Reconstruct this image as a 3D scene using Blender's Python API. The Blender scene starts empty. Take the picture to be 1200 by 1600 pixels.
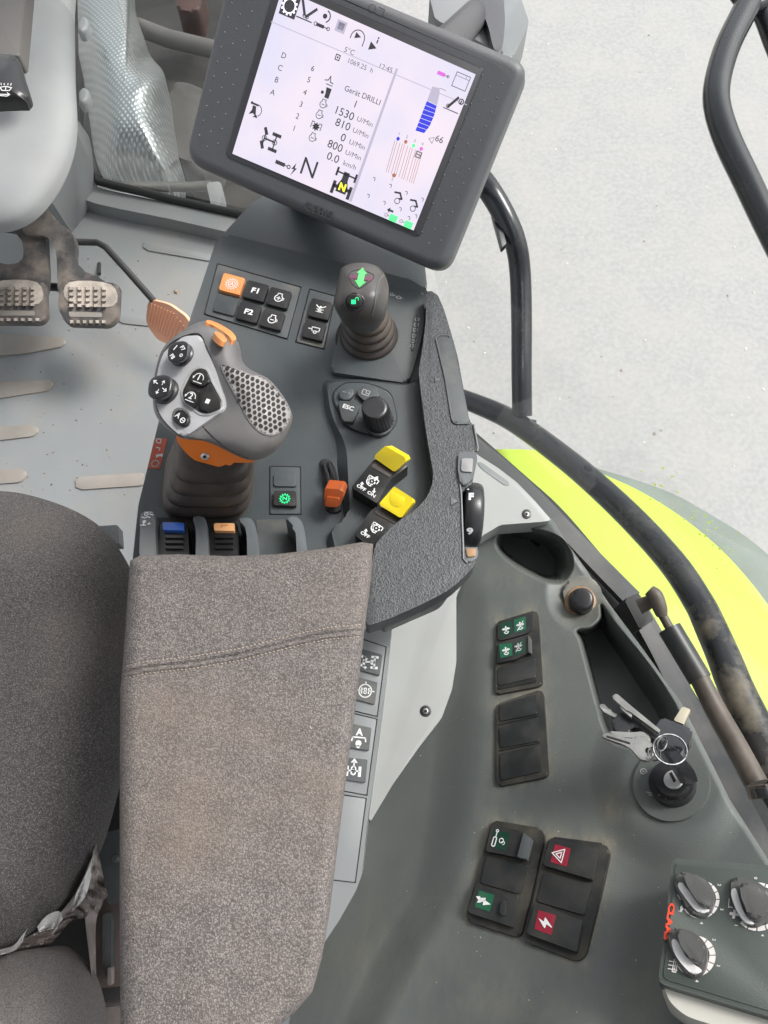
import bpy, bmesh, math, random
from math import sin, cos, pi, radians, sqrt, tan
from mathutils import Vector, Matrix
from mathutils.bvhtree import BVHTree

random.seed(11)
S = bpy.context.scene
COL = S.collection

# ------------------------------------------------------------------ camera
CAM = Vector((0.0, 0.0, 1.30))
TILT = radians(22.0)
FPX = 26.0 / 36.0 * 1600.0          # focal length in pixels of the 1200 x 1600 photograph
cd = bpy.data.cameras.new('camera'); co = bpy.data.objects.new('camera', cd); COL.objects.link(co)
co.location = CAM; co.rotation_euler = (TILT, 0, 0)
cd.sensor_fit = 'VERTICAL'; cd.sensor_height = 36.0; cd.sensor_width = 27.0; cd.lens = 26.0
cd.clip_start = 0.02; cd.clip_end = 200
S.camera = co

# ------------------------------------------------------------------ light
SUN_EL, SUN_AZ = radians(52), radians(60)      # azimuth from +Y towards +X
w = bpy.data.worlds.new('World'); S.world = w; w.use_nodes = True
nt = w.node_tree; nt.nodes.clear()
sky = nt.nodes.new('ShaderNodeTexSky'); sky.sky_type = 'NISHITA'; sky.sun_disc = False
sky.sun_elevation = SUN_EL; sky.sun_rotation = SUN_AZ; sky.dust_density = 4.0; sky.air_density = 1.0; sky.ozone_density = 1.0
hs = nt.nodes.new('ShaderNodeHueSaturation'); hs.inputs['Saturation'].default_value = 0.22
bg = nt.nodes.new('ShaderNodeBackground'); bg.inputs['Strength'].default_value = 0.15
wo = nt.nodes.new('ShaderNodeOutputWorld')
nt.links.new(sky.outputs[0], hs.inputs['Color']); nt.links.new(hs.outputs[0], bg.inputs[0]); nt.links.new(bg.outputs[0], wo.inputs[0])
sl = bpy.data.lights.new('sun', 'SUN'); so = bpy.data.objects.new('sun', sl); COL.objects.link(so)
sl.energy = 1.5; sl.angle = radians(17); sl.color = (1.0, 0.97, 0.93)
sd = Vector((sin(SUN_AZ) * cos(SUN_EL), cos(SUN_AZ) * cos(SUN_EL), sin(SUN_EL)))
so.rotation_euler = sd.to_track_quat('Z', 'Y').to_euler()
S.view_settings.view_transform = 'Standard'; S.view_settings.look = 'None'
S.view_settings.exposure = 0.90; S.view_settings.gamma = 1.0
S.cycles.max_bounces = 6; S.cycles.use_denoising = True
S.cycles.sample_clamp_indirect = 4.0

# ------------------------------------------------------------------ geometry helpers
def ray(px, py):
    x = (px - 600.0) / FPX; y = (800.0 - py) / FPX
    return Vector((x, y * cos(TILT) + sin(TILT), y * sin(TILT) - cos(TILT)))
def P(px, py, z):
    d = ray(px, py); return CAM + d * ((z - CAM.z) / d.z)
def PD(px, py, t):
    return CAM + ray(px, py) * t

class Pl:
    """a real plane in the cab; at() says where a point of it lies"""
    def __init__(s, a, b=None, c=None):
        if b is None: s.o = Vector((0, 0, a)); s.n = Vector((0, 0, 1))
        else:
            s.o = a; s.n = (b - a).cross(c - a).normalized()
            if s.n.dot(CAM - a) < 0: s.n = -s.n
    def at(s, px, py, h=0.0):
        d = ray(px, py); o = s.o + s.n * h
        return CAM + d * ((o - CAM).dot(s.n) / d.dot(s.n))

def Z(sc, ox, oy):
    return lambda *p: [(ox + a / sc, oy + b / sc) for a, b in p]
Z1 = Z(2.143, 280, 0); Z2 = Z(2.667, 0, 0); Z3 = Z(3.2, 200, 380); Z4 = Z(3.0, 400, 380)
Z5 = Z(2.4, 700, 560); Z6 = Z(2.4, 700, 850); Z7 = Z(2.4, 700, 1250); Z8 = Z(3.2, 480, 940)
ZK = Z(5.217, 900, 1040); ZS = Z(5.0, 720, 1270); ZG = Z(11.43, 760, 940); ZA = Z(5.927, 1020, 1330)
ZM = Z(5.332, 340, 0); ZR = Z(5.0, 520, 80); ZY = Z(5.332, 540, 680); ZL = Z(4.0, 200, 780); ZB6 = Z(6.0, 680, 0)

def area(p): return 0.5 * sum(p[i][0] * p[(i + 1) % len(p)][1] - p[(i + 1) % len(p)][0] * p[i][1] for i in range(len(p)))
def ccw(p):                       # counter-clockwise as seen (pixel y runs down)
    return list(p) if area(p) < 0 else list(p)[::-1]
def rnd(p, r, n=5):
    out = []; N = len(p)
    for i in range(N):
        a = Vector(p[i - 1]); b = Vector(p[i]); c = Vector(p[(i + 1) % N])
        rr = r[i] if isinstance(r, (list, tuple)) else r
        u = a - b; v = c - b
        k = min(rr, u.length * .48, v.length * .48)
        s0 = b + u.normalized() * k; s1 = b + v.normalized() * k
        for j in range(n + 1):
            t = j / n; q = s0 * (1 - t) ** 2 + b * 2 * t * (1 - t) + s1 * t * t
            out.append((q.x, q.y))
    return out
def spl(p, n=6, closed=True):
    out = []; N = len(p); P_ = [Vector(q) for q in p]
    rng = range(N) if closed else range(N - 1)
    for i in rng:
        if closed: a, b, c, d = P_[i - 1], P_[i], P_[(i + 1) % N], P_[(i + 2) % N]
        else: a, b, c, d = P_[max(i - 1, 0)], P_[i], P_[i + 1], P_[min(i + 2, N - 1)]
        for j in range(n):
            t = j / n
            out.append(tuple(0.5 * ((2 * b) + (c - a) * t + (2 * a - 5 * b + 4 * c - d) * t * t + (3 * b - a - 3 * c + d) * t ** 3)))
    if not closed: out.append(tuple(P_[-1]))
    return out
def ell(cx, cy, rx, ry=None, n=32, rot=0):
    ry = rx if ry is None else ry; c, s = cos(radians(rot)), sin(radians(rot))
    return [(cx + rx * cos(2 * pi * i / n) * c - ry * sin(2 * pi * i / n) * s, cy + rx * cos(2 * pi * i / n) * s + ry * sin(2 * pi * i / n) * c) for i in range(n)]
def quad(c, u, v):
    return [(c[0] - u[0] - v[0], c[1] - u[1] - v[1]), (c[0] + u[0] - v[0], c[1] + u[1] - v[1]),
            (c[0] + u[0] + v[0], c[1] + u[1] + v[1]), (c[0] - u[0] + v[0], c[1] - u[1] + v[1])]
def interp(tab, x):
    if x <= tab[0][0]: return tab[0][1]
    for (a, b), (c, d) in zip(tab, tab[1:]):
        if x <= c: return b + (d - b) * (x - a) / (c - a)
    return tab[-1][1]
def sstep(a, b, x):
    t = min(1, max(0, (x - a) / (b - a))); return t * t * (3 - 2 * t)

def link(name, me, m, parent=None, sharp=35, smooth=True):
    if smooth:
        for f in me.polygons: f.use_smooth = True
        me.set_sharp_from_angle(angle=radians(sharp))
    o = bpy.data.objects.new(name, me); COL.objects.link(o)
    if m is not None: me.materials.append(m)
    if parent is not None:
        o.parent = parent
        if parent.type == 'EMPTY': o.matrix_parent_inverse = Matrix.Translation(-parent.location)
    return o
def tag(o, label, cat=None, group=None, kind=None):
    if label: o['label'] = label
    if cat: o['category'] = cat
    if group: o['group'] = group
    if kind: o['kind'] = kind
    return o
def thing(name, loc, label, cat, group=None):
    o = bpy.data.objects.new(name, None); COL.objects.link(o); o.location = loc; o.empty_display_size = .02
    return tag(o, label, cat, group)

class MB:
    def __init__(s): s.v = []; s.f = []
    def add(s, vs, fs):
        k = len(s.v); s.v += [tuple(x) for x in vs]; s.f += [tuple(i + k for i in f) for f in fs]; return s
    def build(s, name, m, parent=None, sharp=35, smooth=True):
        me = bpy.data.meshes.new(name); me.from_pydata(s.v, [], s.f); me.update()
        return link(name, me, m, parent, sharp, smooth)
    # flat marks in a frame
    def poly(s, fr, pts):
        a = sum(pts[i - 1][0] * pts[i][1] - pts[i][0] * pts[i - 1][1] for i in range(len(pts)))
        if a < 0: pts = pts[::-1]
        s.add([fr.w(*p) for p in pts], [tuple(range(len(pts)))])
    def line(s, fr, pts, w_=0.12):
        for a, b in zip(pts, pts[1:]):
            d = Vector(b) - Vector(a)
            if d.length < 1e-6: continue
            d.normalize(); n = Vector((-d.y, d.x)) * w_ / 2; e = d * w_ * .35
            A = Vector(a) - e; B = Vector(b) + e
            s.poly(fr, [tuple(A - n), tuple(B - n), tuple(B + n), tuple(A + n)])
    def ring(s, fr, cx, cy, r, w_=0.12, a0=0, a1=360, n=20):
        for i in range(n):
            t0 = radians(a0 + (a1 - a0) * i / n); t1 = radians(a0 + (a1 - a0) * (i + 1) / n)
            ri, ro = r - w_ / 2, r + w_ / 2
            s.poly(fr, [(cx + ri * cos(t0), cy + ri * sin(t0)), (cx + ro * cos(t0), cy + ro * sin(t0)),
                        (cx + ro * cos(t1), cy + ro * sin(t1)), (cx + ri * cos(t1), cy + ri * sin(t1))])
    def disc(s, fr, cx, cy, r, n=16):
        s.poly(fr, [(cx + r * cos(2 * pi * i / n), cy + r * sin(2 * pi * i / n)) for i in range(n)])
    def text(s, fr, st, size=1.0, x=0, y=0, bold=0.0, sx=1.0):
        vs, fs = glyphs(st, bold)
        s.add([fr.w(x + a * size * sx, y + b * size) for a, b in vs], fs)
    def ptext(s, bvh, c, ang, size, st, bold=0.0, sx=1.0, off=.0004):
        vs, fs = glyphs(st, bold); a = radians(ang)
        q = [hit(bvh, c[0] + (x * sx * cos(a) + y * sin(a)) * size, c[1] + (x * sx * sin(a) - y * cos(a)) * size, off) for x, y in vs]
        if all(p is not None for p in q): s.add(q, fs)
    def solid(s, poly_top, poly_bot):
        n = len(poly_top)
        s.add(list(poly_top) + list(poly_bot), [tuple(range(n)), tuple(range(2 * n - 1, n - 1, -1))] +
              [(n + i, n + (i + 1) % n, (i + 1) % n, i) for i in range(n)])
    def tube(s, pts, r, n=14, cap=True):
        P_ = [Vector(p) for p in pts]; rr = r if isinstance(r, (list, tuple)) else [r] * len(P_)
        T = [(P_[min(i + 1, len(P_) - 1)] - P_[max(i - 1, 0)]).normalized() for i in range(len(P_))]
        u = T[0].orthogonal().normalized(); vs = []; fs = []
        for i, p in enumerate(P_):
            u = (u - T[i] * u.dot(T[i])).normalized(); v = T[i].cross(u)
            for j in range(n):
                a = 2 * pi * j / n; vs.append(p + (u * cos(a) + v * sin(a)) * rr[i])
        for i in range(len(P_) - 1):
            for j in range(n):
                fs.append((i * n + j, i * n + (j + 1) % n, (i + 1) * n + (j + 1) % n, (i + 1) * n + j))
        if cap:
            fs.append(tuple(range(n - 1, -1, -1))); fs.append(tuple(range((len(P_) - 1) * n, len(P_) * n)))
        return s.add(vs, fs)
    def skin(s, rings, captop=True, capbot=True):
        """rings of equal length, top first, counter-clockwise seen from above"""
        n = len(rings[0]); vs = [p for r in rings for p in r]; fs = []
        for i in range(len(rings) - 1):
            for j in range(n):
                fs.append(((i + 1) * n + j, (i + 1) * n + (j + 1) % n, i * n + (j + 1) % n, i * n + j))
        if captop: fs.append(tuple(range(n)))
        if capbot: fs.append(tuple(range(len(rings) * n - 1, (len(rings) - 1) * n - 1, -1)))
        return s.add(vs, fs)

_g = {}
def glyphs(st, bold):
    if (st, bold) in _g: return _g[(st, bold)]
    cu = bpy.data.curves.new('t', 'FONT'); cu.body = st; cu.size = 1.0; cu.align_x = 'CENTER'; cu.align_y = 'CENTER'; cu.offset = bold
    cu.resolution_u = 3
    o = bpy.data.objects.new('t', cu); COL.objects.link(o)
    me = bpy.data.meshes.new_from_object(o)
    r = ([(v.co.x, v.co.y) for v in me.vertices], [tuple(p.vertices) for p in me.polygons])
    bpy.data.objects.remove(o); bpy.data.curves.remove(cu); bpy.data.meshes.remove(me)
    _g[(st, bold)] = r; return r

class Fr:
    def __init__(s, pl, c, ang, size, h=0.0003, back=None):
        a = radians(ang)
        s.O = pl.at(c[0], c[1], h); s.X = pl.at(c[0] + cos(a) * size, c[1] + sin(a) * size, h) - s.O; s.Y = pl.n.cross(s.X)
    def w(s, u, v): return s.O + s.X * u + s.Y * v

class Fx(Fr):
    """frame whose axes follow the photograph's own foreshortening of the plane"""
    def __init__(s, pl, c, ang, size, h=0.0003):
        s.pl, s.c, s.a, s.s, s.h = pl, c, radians(ang), size, h
    def w(s, u, v):
        return s.pl.at(s.c[0] + (u * cos(s.a) + v * sin(s.a)) * s.s, s.c[1] + (u * sin(s.a) - v * cos(s.a)) * s.s, s.h)

def prism(name, out, pl, h, depth, m, parent=None, bev=0.0, seg=3, draft=0.0, sharp=35, ret='obj', bot=False):
    """a solid whose top outline lies on plane pl raised by h; it goes down depth along the plane's normal"""
    out = ccw(out)
    top = [pl.at(x, y, h) for x, y in out]
    c = sum(top, Vector()) / len(top)
    bm = bmesh.new(); n = len(top)
    tv = [bm.verts.new(p) for p in top]
    bv = [bm.verts.new(p - pl.n * depth + (p - c).normalized() * draft) for p in top]
    ft = bm.faces.new(tv); fb = bm.faces.new(bv[::-1])
    for i in range(n): bm.faces.new((bv[i], bv[(i + 1) % n], tv[(i + 1) % n], tv[i]))
    if bev > 0:
        es = list(ft.edges) + (list(fb.edges) if bot else [])
        bmesh.ops.bevel(bm, geom=es, offset=bev, offset_type='OFFSET', segments=seg, profile=0.5, affect='EDGES', clamp_overlap=True)
    bmesh.ops.recalc_face_normals(bm, faces=bm.faces)
    me = bpy.data.meshes.new(name); bm.to_mesh(me); bm.free()
    return link(name, me, m, parent, sharp)

def soft_prism(name, out, pl, h, depth, m, parent, bev, seg=6):
    """like prism, with a full round over the top and bottom edges"""
    out = ccw(out); top = [pl.at(x, y, h) for x, y in out]; n = len(top); N_ = []
    for i in range(n):
        t = (top[(i + 1) % n] - top[i - 1]).normalized(); N_.append(t.cross(pl.n).normalized())
    R_ = []
    for k in range(seg + 1):
        a = pi / 2 * k / seg; R_.append([p - o_ * bev * (1 - sin(a)) - pl.n * bev * (1 - cos(a)) for p, o_ in zip(top, N_)])
    for k in range(seg + 1):
        a = pi / 2 * k / seg; R_.append([p - o_ * bev * (1 - cos(a)) - pl.n * (depth - bev * (1 - sin(a))) for p, o_ in zip(top, N_)])
    mb = MB(); mb.skin(R_); return mb.build(name, m, parent)

def relief(name, out, c, zf, m, parent=None, rings=14, skirt=0.05, sharp=60, pw=1.0, flat=False):
    """a soft body: zf(s, px, py) gives the height at share s of the way from centre c to the outline"""
    out = ccw(out); n = len(out); mb = MB(); R_ = []
    for k in range(rings, 0, -1):
        s = (k / rings) ** pw
        R_.append([P(c[0] + (x - c[0]) * s, c[1] + (y - c[1]) * s, zf(s, c[0] + (x - c[0]) * s, c[1] + (y - c[1]) * s)) for x, y in out])
    R_ = R_[::-1]
    last = R_[-1]; cc = sum(last, Vector()) / n
    R_.append([p + (cc - p).normalized() * .004 - Vector((0, 0, skirt)) for p in last])
    mb.skin(R_, captop=False)
    k = len(mb.v); mb.v.append(tuple(P(c[0], c[1], zf(0, c[0], c[1]))))
    for i in range(n): mb.f.append((i, (i + 1) % n, k))
    return mb.build(name, m, parent, sharp)

def bvh_of(o):
    me = o.data; return BVHTree.FromPolygons([v.co.copy() for v in me.vertices], [tuple(p.vertices) for p in me.polygons])
def hit(bvh, px, py, off=0.0004):
    d = ray(px, py).normalized(); l, n, i, ds = bvh.ray_cast(CAM, d)
    if l is None: return None
    if n.dot(d) > 0: n = -n
    return l + n * off
class Fb:
    """frame on a curved body, found where the photograph's point falls on it"""
    def __init__(s, bvh, c, ang, size, off=.0004, pl=None):
        a = radians(ang); s.O = hit(bvh, c[0], c[1], off)
        d = 3.0
        q1 = hit(bvh, c[0] + d, c[1], off); q2 = hit(bvh, c[0], c[1] + d, off); q3 = hit(bvh, c[0] - d, c[1], off); q4 = hit(bvh, c[0], c[1] - d, off)
        s.n = (q1 - q3).cross(q4 - q2).normalized()
        if s.n.dot(CAM - s.O) < 0: s.n = -s.n
        pl = Pl.__new__(Pl); pl.o = s.O; pl.n = s.n
        s.X = pl.at(c[0] + cos(a) * size, c[1] + sin(a) * size) - s.O; s.Y = s.n.cross(s.X); s.pl = pl
    def w(s, u, v): return s.O + s.X * u + s.Y * v

# ------------------------------------------------------------------ materials
def srgb(r, g, b):
    f = lambda c: (c / 255 / 12.92) if c / 255 <= .04045 else ((c / 255 + .055) / 1.055) ** 2.4
    return (f(r), f(g), f(b))
def pm(name, col, rough=.5, metal=0.0, var=.10, vs=12, bump=0.0, bs=900, dust=0.0, dc=(.30, .26, .21), ds=7, dlo=.48, dhi=.72, coat=0.0, spec=.5, streak=None):
    m = bpy.data.materials.new(name); m.use_nodes = True; t = m.node_tree; N = t.nodes; L = t.links
    b = N['Principled BSDF']; tc = N.new('ShaderNodeTexCoord')
    n1 = N.new('ShaderNodeTexNoise'); n1.inputs['Scale'].default_value = vs; n1.inputs['Detail'].default_value = 6; L.new(tc.outputs['Object'], n1.inputs['Vector'])
    mx = N.new('ShaderNodeMix'); mx.data_type = 'RGBA'
    mx.inputs[6].default_value = (*[c * (1 - var) for c in col], 1); mx.inputs[7].default_value = (*[min(1, c * (1 + var)) for c in col], 1)
    mr = N.new('ShaderNodeMapRange'); mr.inputs[1].default_value = .35; mr.inputs[2].default_value = .65; L.new(n1.outputs['Fac'], mr.inputs[0])
    L.new(mr.outputs[0], mx.inputs[0]); cout = mx.outputs[2]
    rv = None
    if dust > 0:
        n2 = N.new('ShaderNodeTexNoise'); n2.inputs['Scale'].default_value = ds; n2.inputs['Detail'].default_value = 10; n2.inputs['Roughness'].default_value = .62
        mp = N.new('ShaderNodeMapping'); L.new(tc.outputs['Object'], mp.inputs['Vector']); mp.inputs['Location'].default_value = (3.1, 1.7, .4)
        if streak: mp.inputs['Scale'].default_value = streak
        L.new(mp.outputs[0], n2.inputs['Vector'])
        m2 = N.new('ShaderNodeMapRange'); m2.inputs[1].default_value = dlo; m2.inputs[2].default_value = dhi; m2.inputs[4].default_value = dust; L.new(n2.outputs['Fac'], m2.inputs[0])
        mx2 = N.new('ShaderNodeMix'); mx2.data_type = 'RGBA'; L.new(m2.outputs[0], mx2.inputs[0]); L.new(cout, mx2.inputs[6]); mx2.inputs[7].default_value = (*dc, 1)
        cout = mx2.outputs[2]
        m3 = N.new('ShaderNodeMapRange'); m3.inputs[1].default_value = 0; m3.inputs[2].default_value = 1; m3.inputs[3].default_value = rough; m3.inputs[4].default_value = min(1, rough + .4)
        L.new(m2.outputs[0], m3.inputs[0]); L.new(m3.outputs[0], b.inputs['Roughness'])
    else:
        m3 = N.new('ShaderNodeMapRange'); m3.inputs[3].default_value = max(.02, rough - .06); m3.inputs[4].default_value = min(1, rough + .06)
        L.new(n1.outputs['Fac'], m3.inputs[0]); L.new(m3.outputs[0], b.inputs['Roughness'])
    L.new(cout, b.inputs['Base Color']); b.inputs['Metallic'].default_value = metal
    b.inputs['Coat Weight'].default_value = coat; b.inputs['Specular IOR Level'].default_value = spec
    if bump > 0:
        n4 = N.new('ShaderNodeTexNoise'); n4.inputs['Scale'].default_value = bs; n4.inputs['Detail'].default_value = 2; L.new(tc.outputs['Object'], n4.inputs['Vector'])
        bp = N.new('ShaderNodeBump'); bp.inputs['Strength'].default_value = bump; bp.inputs['Distance'].default_value = .0006
        L.new(n4.outputs['Fac'], bp.inputs['Height']); L.new(bp.outputs[0], b.inputs['Normal'])
    return m
def emit(name, col, st):
    m = bpy.data.materials.new(name); m.use_nodes = True; b = m.node_tree.nodes['Principled BSDF']
    b.inputs['Base Color'].default_value = (.02, .02, .02, 1); b.inputs['Emission Color'].default_value = (*col, 1); b.inputs['Emission Strength'].default_value = st
    b.inputs['Roughness'].default_value = .25
    return m
def cells(name, dark, light, scale, rough, bump, lo=.25, hi=.6, stain=None, dist=.001, stretch=(1, 1, 1), inv=False):
    """woven or grained surface: fine cells of two tones with a bump"""
    m = bpy.data.materials.new(name); m.use_nodes = True; t = m.node_tree; N = t.nodes; L = t.links; b = N['Principled BSDF']
    tc = N.new('ShaderNodeTexCoord'); mp = N.new('ShaderNodeMapping'); mp.inputs['Scale'].default_value = stretch; L.new(tc.outputs['Object'], mp.inputs[0])
    nz = N.new('ShaderNodeTexNoise'); nz.inputs['Scale'].default_value = scale * .45; nz.inputs['Detail'].default_value = 2; L.new(mp.outputs[0], nz.inputs['Vector'])
    va = N.new('ShaderNodeVectorMath'); va.operation = 'MULTIPLY_ADD'; va.inputs[1].default_value = (2.2 / scale,) * 3
    L.new(nz.outputs['Color'], va.inputs[0]); L.new(mp.outputs[0], va.inputs[2])
    vo = N.new('ShaderNodeTexVoronoi'); vo.inputs['Scale'].default_value = scale; L.new(va.outputs[0], vo.inputs['Vector'])
    mr = N.new('ShaderNodeMapRange'); mr.inputs[1].default_value = lo; mr.inputs[2].default_value = hi; L.new(vo.outputs['Distance'], mr.inputs[0])
    mx = N.new('ShaderNodeMix'); mx.data_type = 'RGBA'; L.new(mr.outputs[0], mx.inputs[0])
    mx.inputs[6].default_value = (*(dark if inv else light), 1); mx.inputs[7].default_value = (*(light if inv else dark), 1)
    c = mx.outputs[2]
    # every cell its own tone
    sp = N.new('ShaderNodeSeparateColor'); L.new(vo.outputs['Color'], sp.inputs[0])
    m5 = N.new('ShaderNodeMapRange'); m5.inputs[3].default_value = .72; m5.inputs[4].default_value = 1.25; L.new(sp.outputs[0], m5.inputs[0])
    ml = N.new('ShaderNodeVectorMath'); ml.operation = 'SCALE'; L.new(c, ml.inputs[0]); L.new(m5.outputs[0], ml.inputs['Scale']); c = ml.outputs[0]
    if stain:
        n2 = N.new('ShaderNodeTexNoise'); n2.inputs['Scale'].default_value = 9; n2.inputs['Detail'].default_value = 5; L.new(tc.outputs['Object'], n2.inputs['Vector'])
        m2 = N.new('ShaderNodeMapRange'); m2.inputs[1].default_value = .45; m2.inputs[2].default_value = .72; m2.inputs[4].default_value = stain[1]; L.new(n2.outputs['Fac'], m2.inputs[0])
        x2 = N.new('ShaderNodeMix'); x2.data_type = 'RGBA'; L.new(m2.outputs[0], x2.inputs[0]); L.new(c, x2.inputs[6]); x2.inputs[7].default_value = (*stain[0], 1)
        x2.blend_type = 'MULTIPLY' if len(stain) > 2 else 'MIX'; c = x2.outputs[2]
    L.new(c, b.inputs['Base Color']); b.inputs['Roughness'].default_value = rough
    bp = N.new('ShaderNodeBump'); bp.inputs['Strength'].default_value = bump; bp.inputs['Distance'].default_value = dist; bp.invert = not inv
    L.new(vo.outputs['Distance'], bp.inputs['Height']); L.new(bp.outputs[0], b.inputs['Normal'])
    return m

M = {}
M['base'] = pm('charcoal_plastic', (.060, .070, .075), .40, var=.10, bump=.35, bs=1500, dust=.16, dlo=.45, dhi=.8)
M['base2'] = pm('charcoal_plastic_frame', (.075, .082, .085), .45, bump=.35, bs=1500, dust=.35, ds=20)
M['btn'] = pm('black_button', (.012, .012, .013), .38, bump=.15, bs=1500, dust=.10, ds=30)
M['btn2'] = pm('dark_blank', (.045, .052, .055), .45, bump=.2, bs=1500, dust=.2, ds=25)
M['console'] = pm('green_grey_console', (.097, .108, .105), .38, var=.03, vs=7, bump=.45, bs=1000, dust=.24, dc=(.20, .195, .165), ds=9, dlo=.42, dhi=.80)
M['rocker'] = pm('rocker_plastic', (.021, .023, .024), .33, bump=.15, bs=1500, dust=.35, dc=(.10, .09, .072), ds=30, dlo=.42, dhi=.75)
M['rockerframe'] = pm('dusty_switch_frame', (.018, .018, .018), .5, bump=.3, bs=900, dust=.65, dc=(.085, .075, .052), ds=26, dlo=.40, dhi=.68)
M['plate'] = pm('light_grey_plate', (.34, .345, .335), .5, var=.04, bump=.12, bs=1500, dust=.12, dlo=.6, dhi=.8)
M['side'] = pm('mid_grey_housing', (.205, .216, .220), .45, var=.05, bump=.15, bs=1500, dust=.12)
M['fin'] = pm('fin_grey', (.10, .112, .12), .42, bump=.2, bs=1300, dust=.2)
M['bezel'] = pm('bezel_grey', (.092, .094, .101), .42, var=.05, vs=4, bump=.45, bs=1700)
M['bezel_in'] = pm('bezel_inner', (.05, .05, .055), .4)
M['bump'] = pm('bezel_dimple', (.15, .15, .16), .4)
M['stalk'] = pm('stalk_grey', (.10, .108, .114), .4, bump=.2)
M['grip'] = pm('grip_grey', (.135, .132, .132), .38, var=.08, bump=.35, bs=1800, dust=.4, dc=(.22, .19, .165), ds=14, dlo=.45, dhi=.75)
M['gripplate'] = pm('grip_plate_silver', (.37, .37, .38), .35, var=.05, bump=.15, bs=1800, dust=.12)
M['chrome'] = pm('satin_chrome', (.66, .66, .66), .35, metal=.6)
M['mesh'] = pm('grille_grey', (.29, .275, .265), .45, var=.1, dust=.3, dc=(.36, .31, .27), ds=20)
M['hole'] = pm('hole_black', (.018, .015, .014), .8)
M['boot'] = pm('rubber_boot', (.045, .038, .034), .42, var=.2, vs=25, bump=.35, bs=700, dust=.55, dc=(.15, .11, .08), ds=18, dlo=.45, dhi=.75)
M['knob'] = pm('knob_black', (.022, .022, .024), .28, bump=.1, bs=1500)
M['stick'] = pm('stick_dark', (.055, .052, .052), .32, bump=.25, bs=1500, dust=.2)
M['rim'] = cells('grained_black_rim', (.016, .016, .017), (.062, .065, .069), 700, .45, .28, .12, .40, dist=.0010, inv=True)
M['pad'] = cells('taupe_fabric', (.104, .093, .088), (.238, .212, .200), 900, .9, .5, .15, .62, stain=((.20, .150, .115), .45))
M['seat'] = cells('dark_seat_fabric', (.052, .048, .048), (.150, .140, .136), 860, .92, .6, .15, .5, stain=((.13, .105, .085), .35))
M['bolster'] = cells('grey_bolster_fabric', (.10, .09, .085), (.19, .17, .165), 1500, .9, .4, .2, .6)
M['thread'] = pm('thread', (.25, .20, .165), .9)
M['threadl'] = pm('thread_light', (.31, .26, .22), .9)
M['threadd'] = pm('seam_shadow_cord', (.17, .13, .105), .9)
M['orange'] = pm('orange_plastic', (.86, .20, .015), .35, var=.05, dust=.12, ds=20)
M['orangeb'] = pm('orange_button', (.66, .25, .08), .45, var=.12, vs=60, dust=.25, dc=(.5, .3, .15), ds=50)
M['orangep'] = pm('orange_pedal', (.80, .40, .25), .6, dust=.4, dc=(.60, .42, .32), ds=25)
M['rust'] = pm('red_orange_lever', (.42, .085, .02), .35, dust=.4, dc=(.08, .05, .03), ds=40)
M['pale_or'] = pm('pale_orange', (.72, .38, .17), .5)
M['blue'] = pm('blue_cap', (.03, .12, .50), .35)
M['yellow'] = pm('yellow_cap', (.80, .62, .02), .38, var=.04, bump=.15, bs=1200, dust=.12, dc=(.4, .33, .06), ds=30)
M['white'] = pm('print_white', (.72, .72, .72), .5, var=.02)
M['dim'] = pm('print_dim', (.26, .27, .27), .5)
M['printg'] = pm('print_grey', (.42, .42, .42), .5)
M['redprint'] = pm('decal_red', (.33, .055, .025), .5, dust=.3, ds=30)
M['redlogo'] = pm('print_red', (.72, .06, .02), .5)
M['greentile'] = pm('tile_green', (.012, .10, .05), .35, dust=.1, ds=40)
M['greentile2'] = pm('tile_green_dark', (.010, .045, .030), .35, dust=.2, dc=(.06, .07, .05), ds=40)
M['redtile'] = pm('tile_red', (.26, .015, .035), .35, dust=.1, ds=40)
M['black'] = pm('black_matt', (.012, .012, .013), .6)
M['blackg'] = pm('black_paint', (.012, .014, .018), .24, var=.2, coat=.0, bump=.05, bs=300, dust=.25, dc=(.13, .115, .09), ds=9, dlo=.55, dhi=.75)
M['blackd'] = pm('black_paint_muddy', (.012, .013, .016), .24, dust=.9, dc=(.17, .145, .105), ds=22, dlo=.50, dhi=.66)
M['seal'] = pm('rubber_seal', (.035, .037, .040), .42, var=.1, bump=.2, bs=700, dust=.25)
M['strutd'] = pm('strut_dusty', (.085, .068, .055), .5, var=.25, vs=40, dust=.6, dc=(.22, .18, .145), ds=18)
M['strutb'] = pm('strut_black', (.02, .021, .023), .38, dust=.15)
M['lime'] = pm('lime_paint', (.41, .55, .05), .5, spec=.3, var=.05, vs=3, coat=.05, dust=.0)
M['reflband'] = pm('grey_green_reflection', (.17, .20, .18), .7, var=.15, vs=8, dust=.3)  # tone of the window's reflection, used as a solid colour
M['floor'] = pm('cab_floor_mat', (.215, .228, .230), .6, var=.06, vs=4, bump=.5, bs=500, dust=.65, dc=(.275, .25, .22), ds=7, dlo=.48, dhi=.78)
M['floorrib'] = pm('floor_rib_dusty', (.255, .232, .205), .7, var=.12, vs=10, bump=.4, bs=400, dust=.35, dc=(.235, .262, .275), ds=12)
M['column'] = pm('column_grey', (.245, .256, .258), .75, var=.05, bump=.15, bs=900, dust=.2, dc=(.36, .33, .30), ds=4)
M['pedal'] = pm('pedal_iron', (.055, .054, .055), .5, var=.3, vs=30, bump=.6, bs=200, dust=.8, dc=(.22, .185, .155), ds=22, dlo=.42, dhi=.66)
M['pedalpad'] = pm('pedal_tread_mud', (.40, .355, .31), .8, var=.25, vs=40, bump=.8, bs=300, dust=.4, dc=(.09, .08, .075), ds=22)
M['wire'] = pm('dark_rod', (.03, .03, .03), .5)
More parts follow.
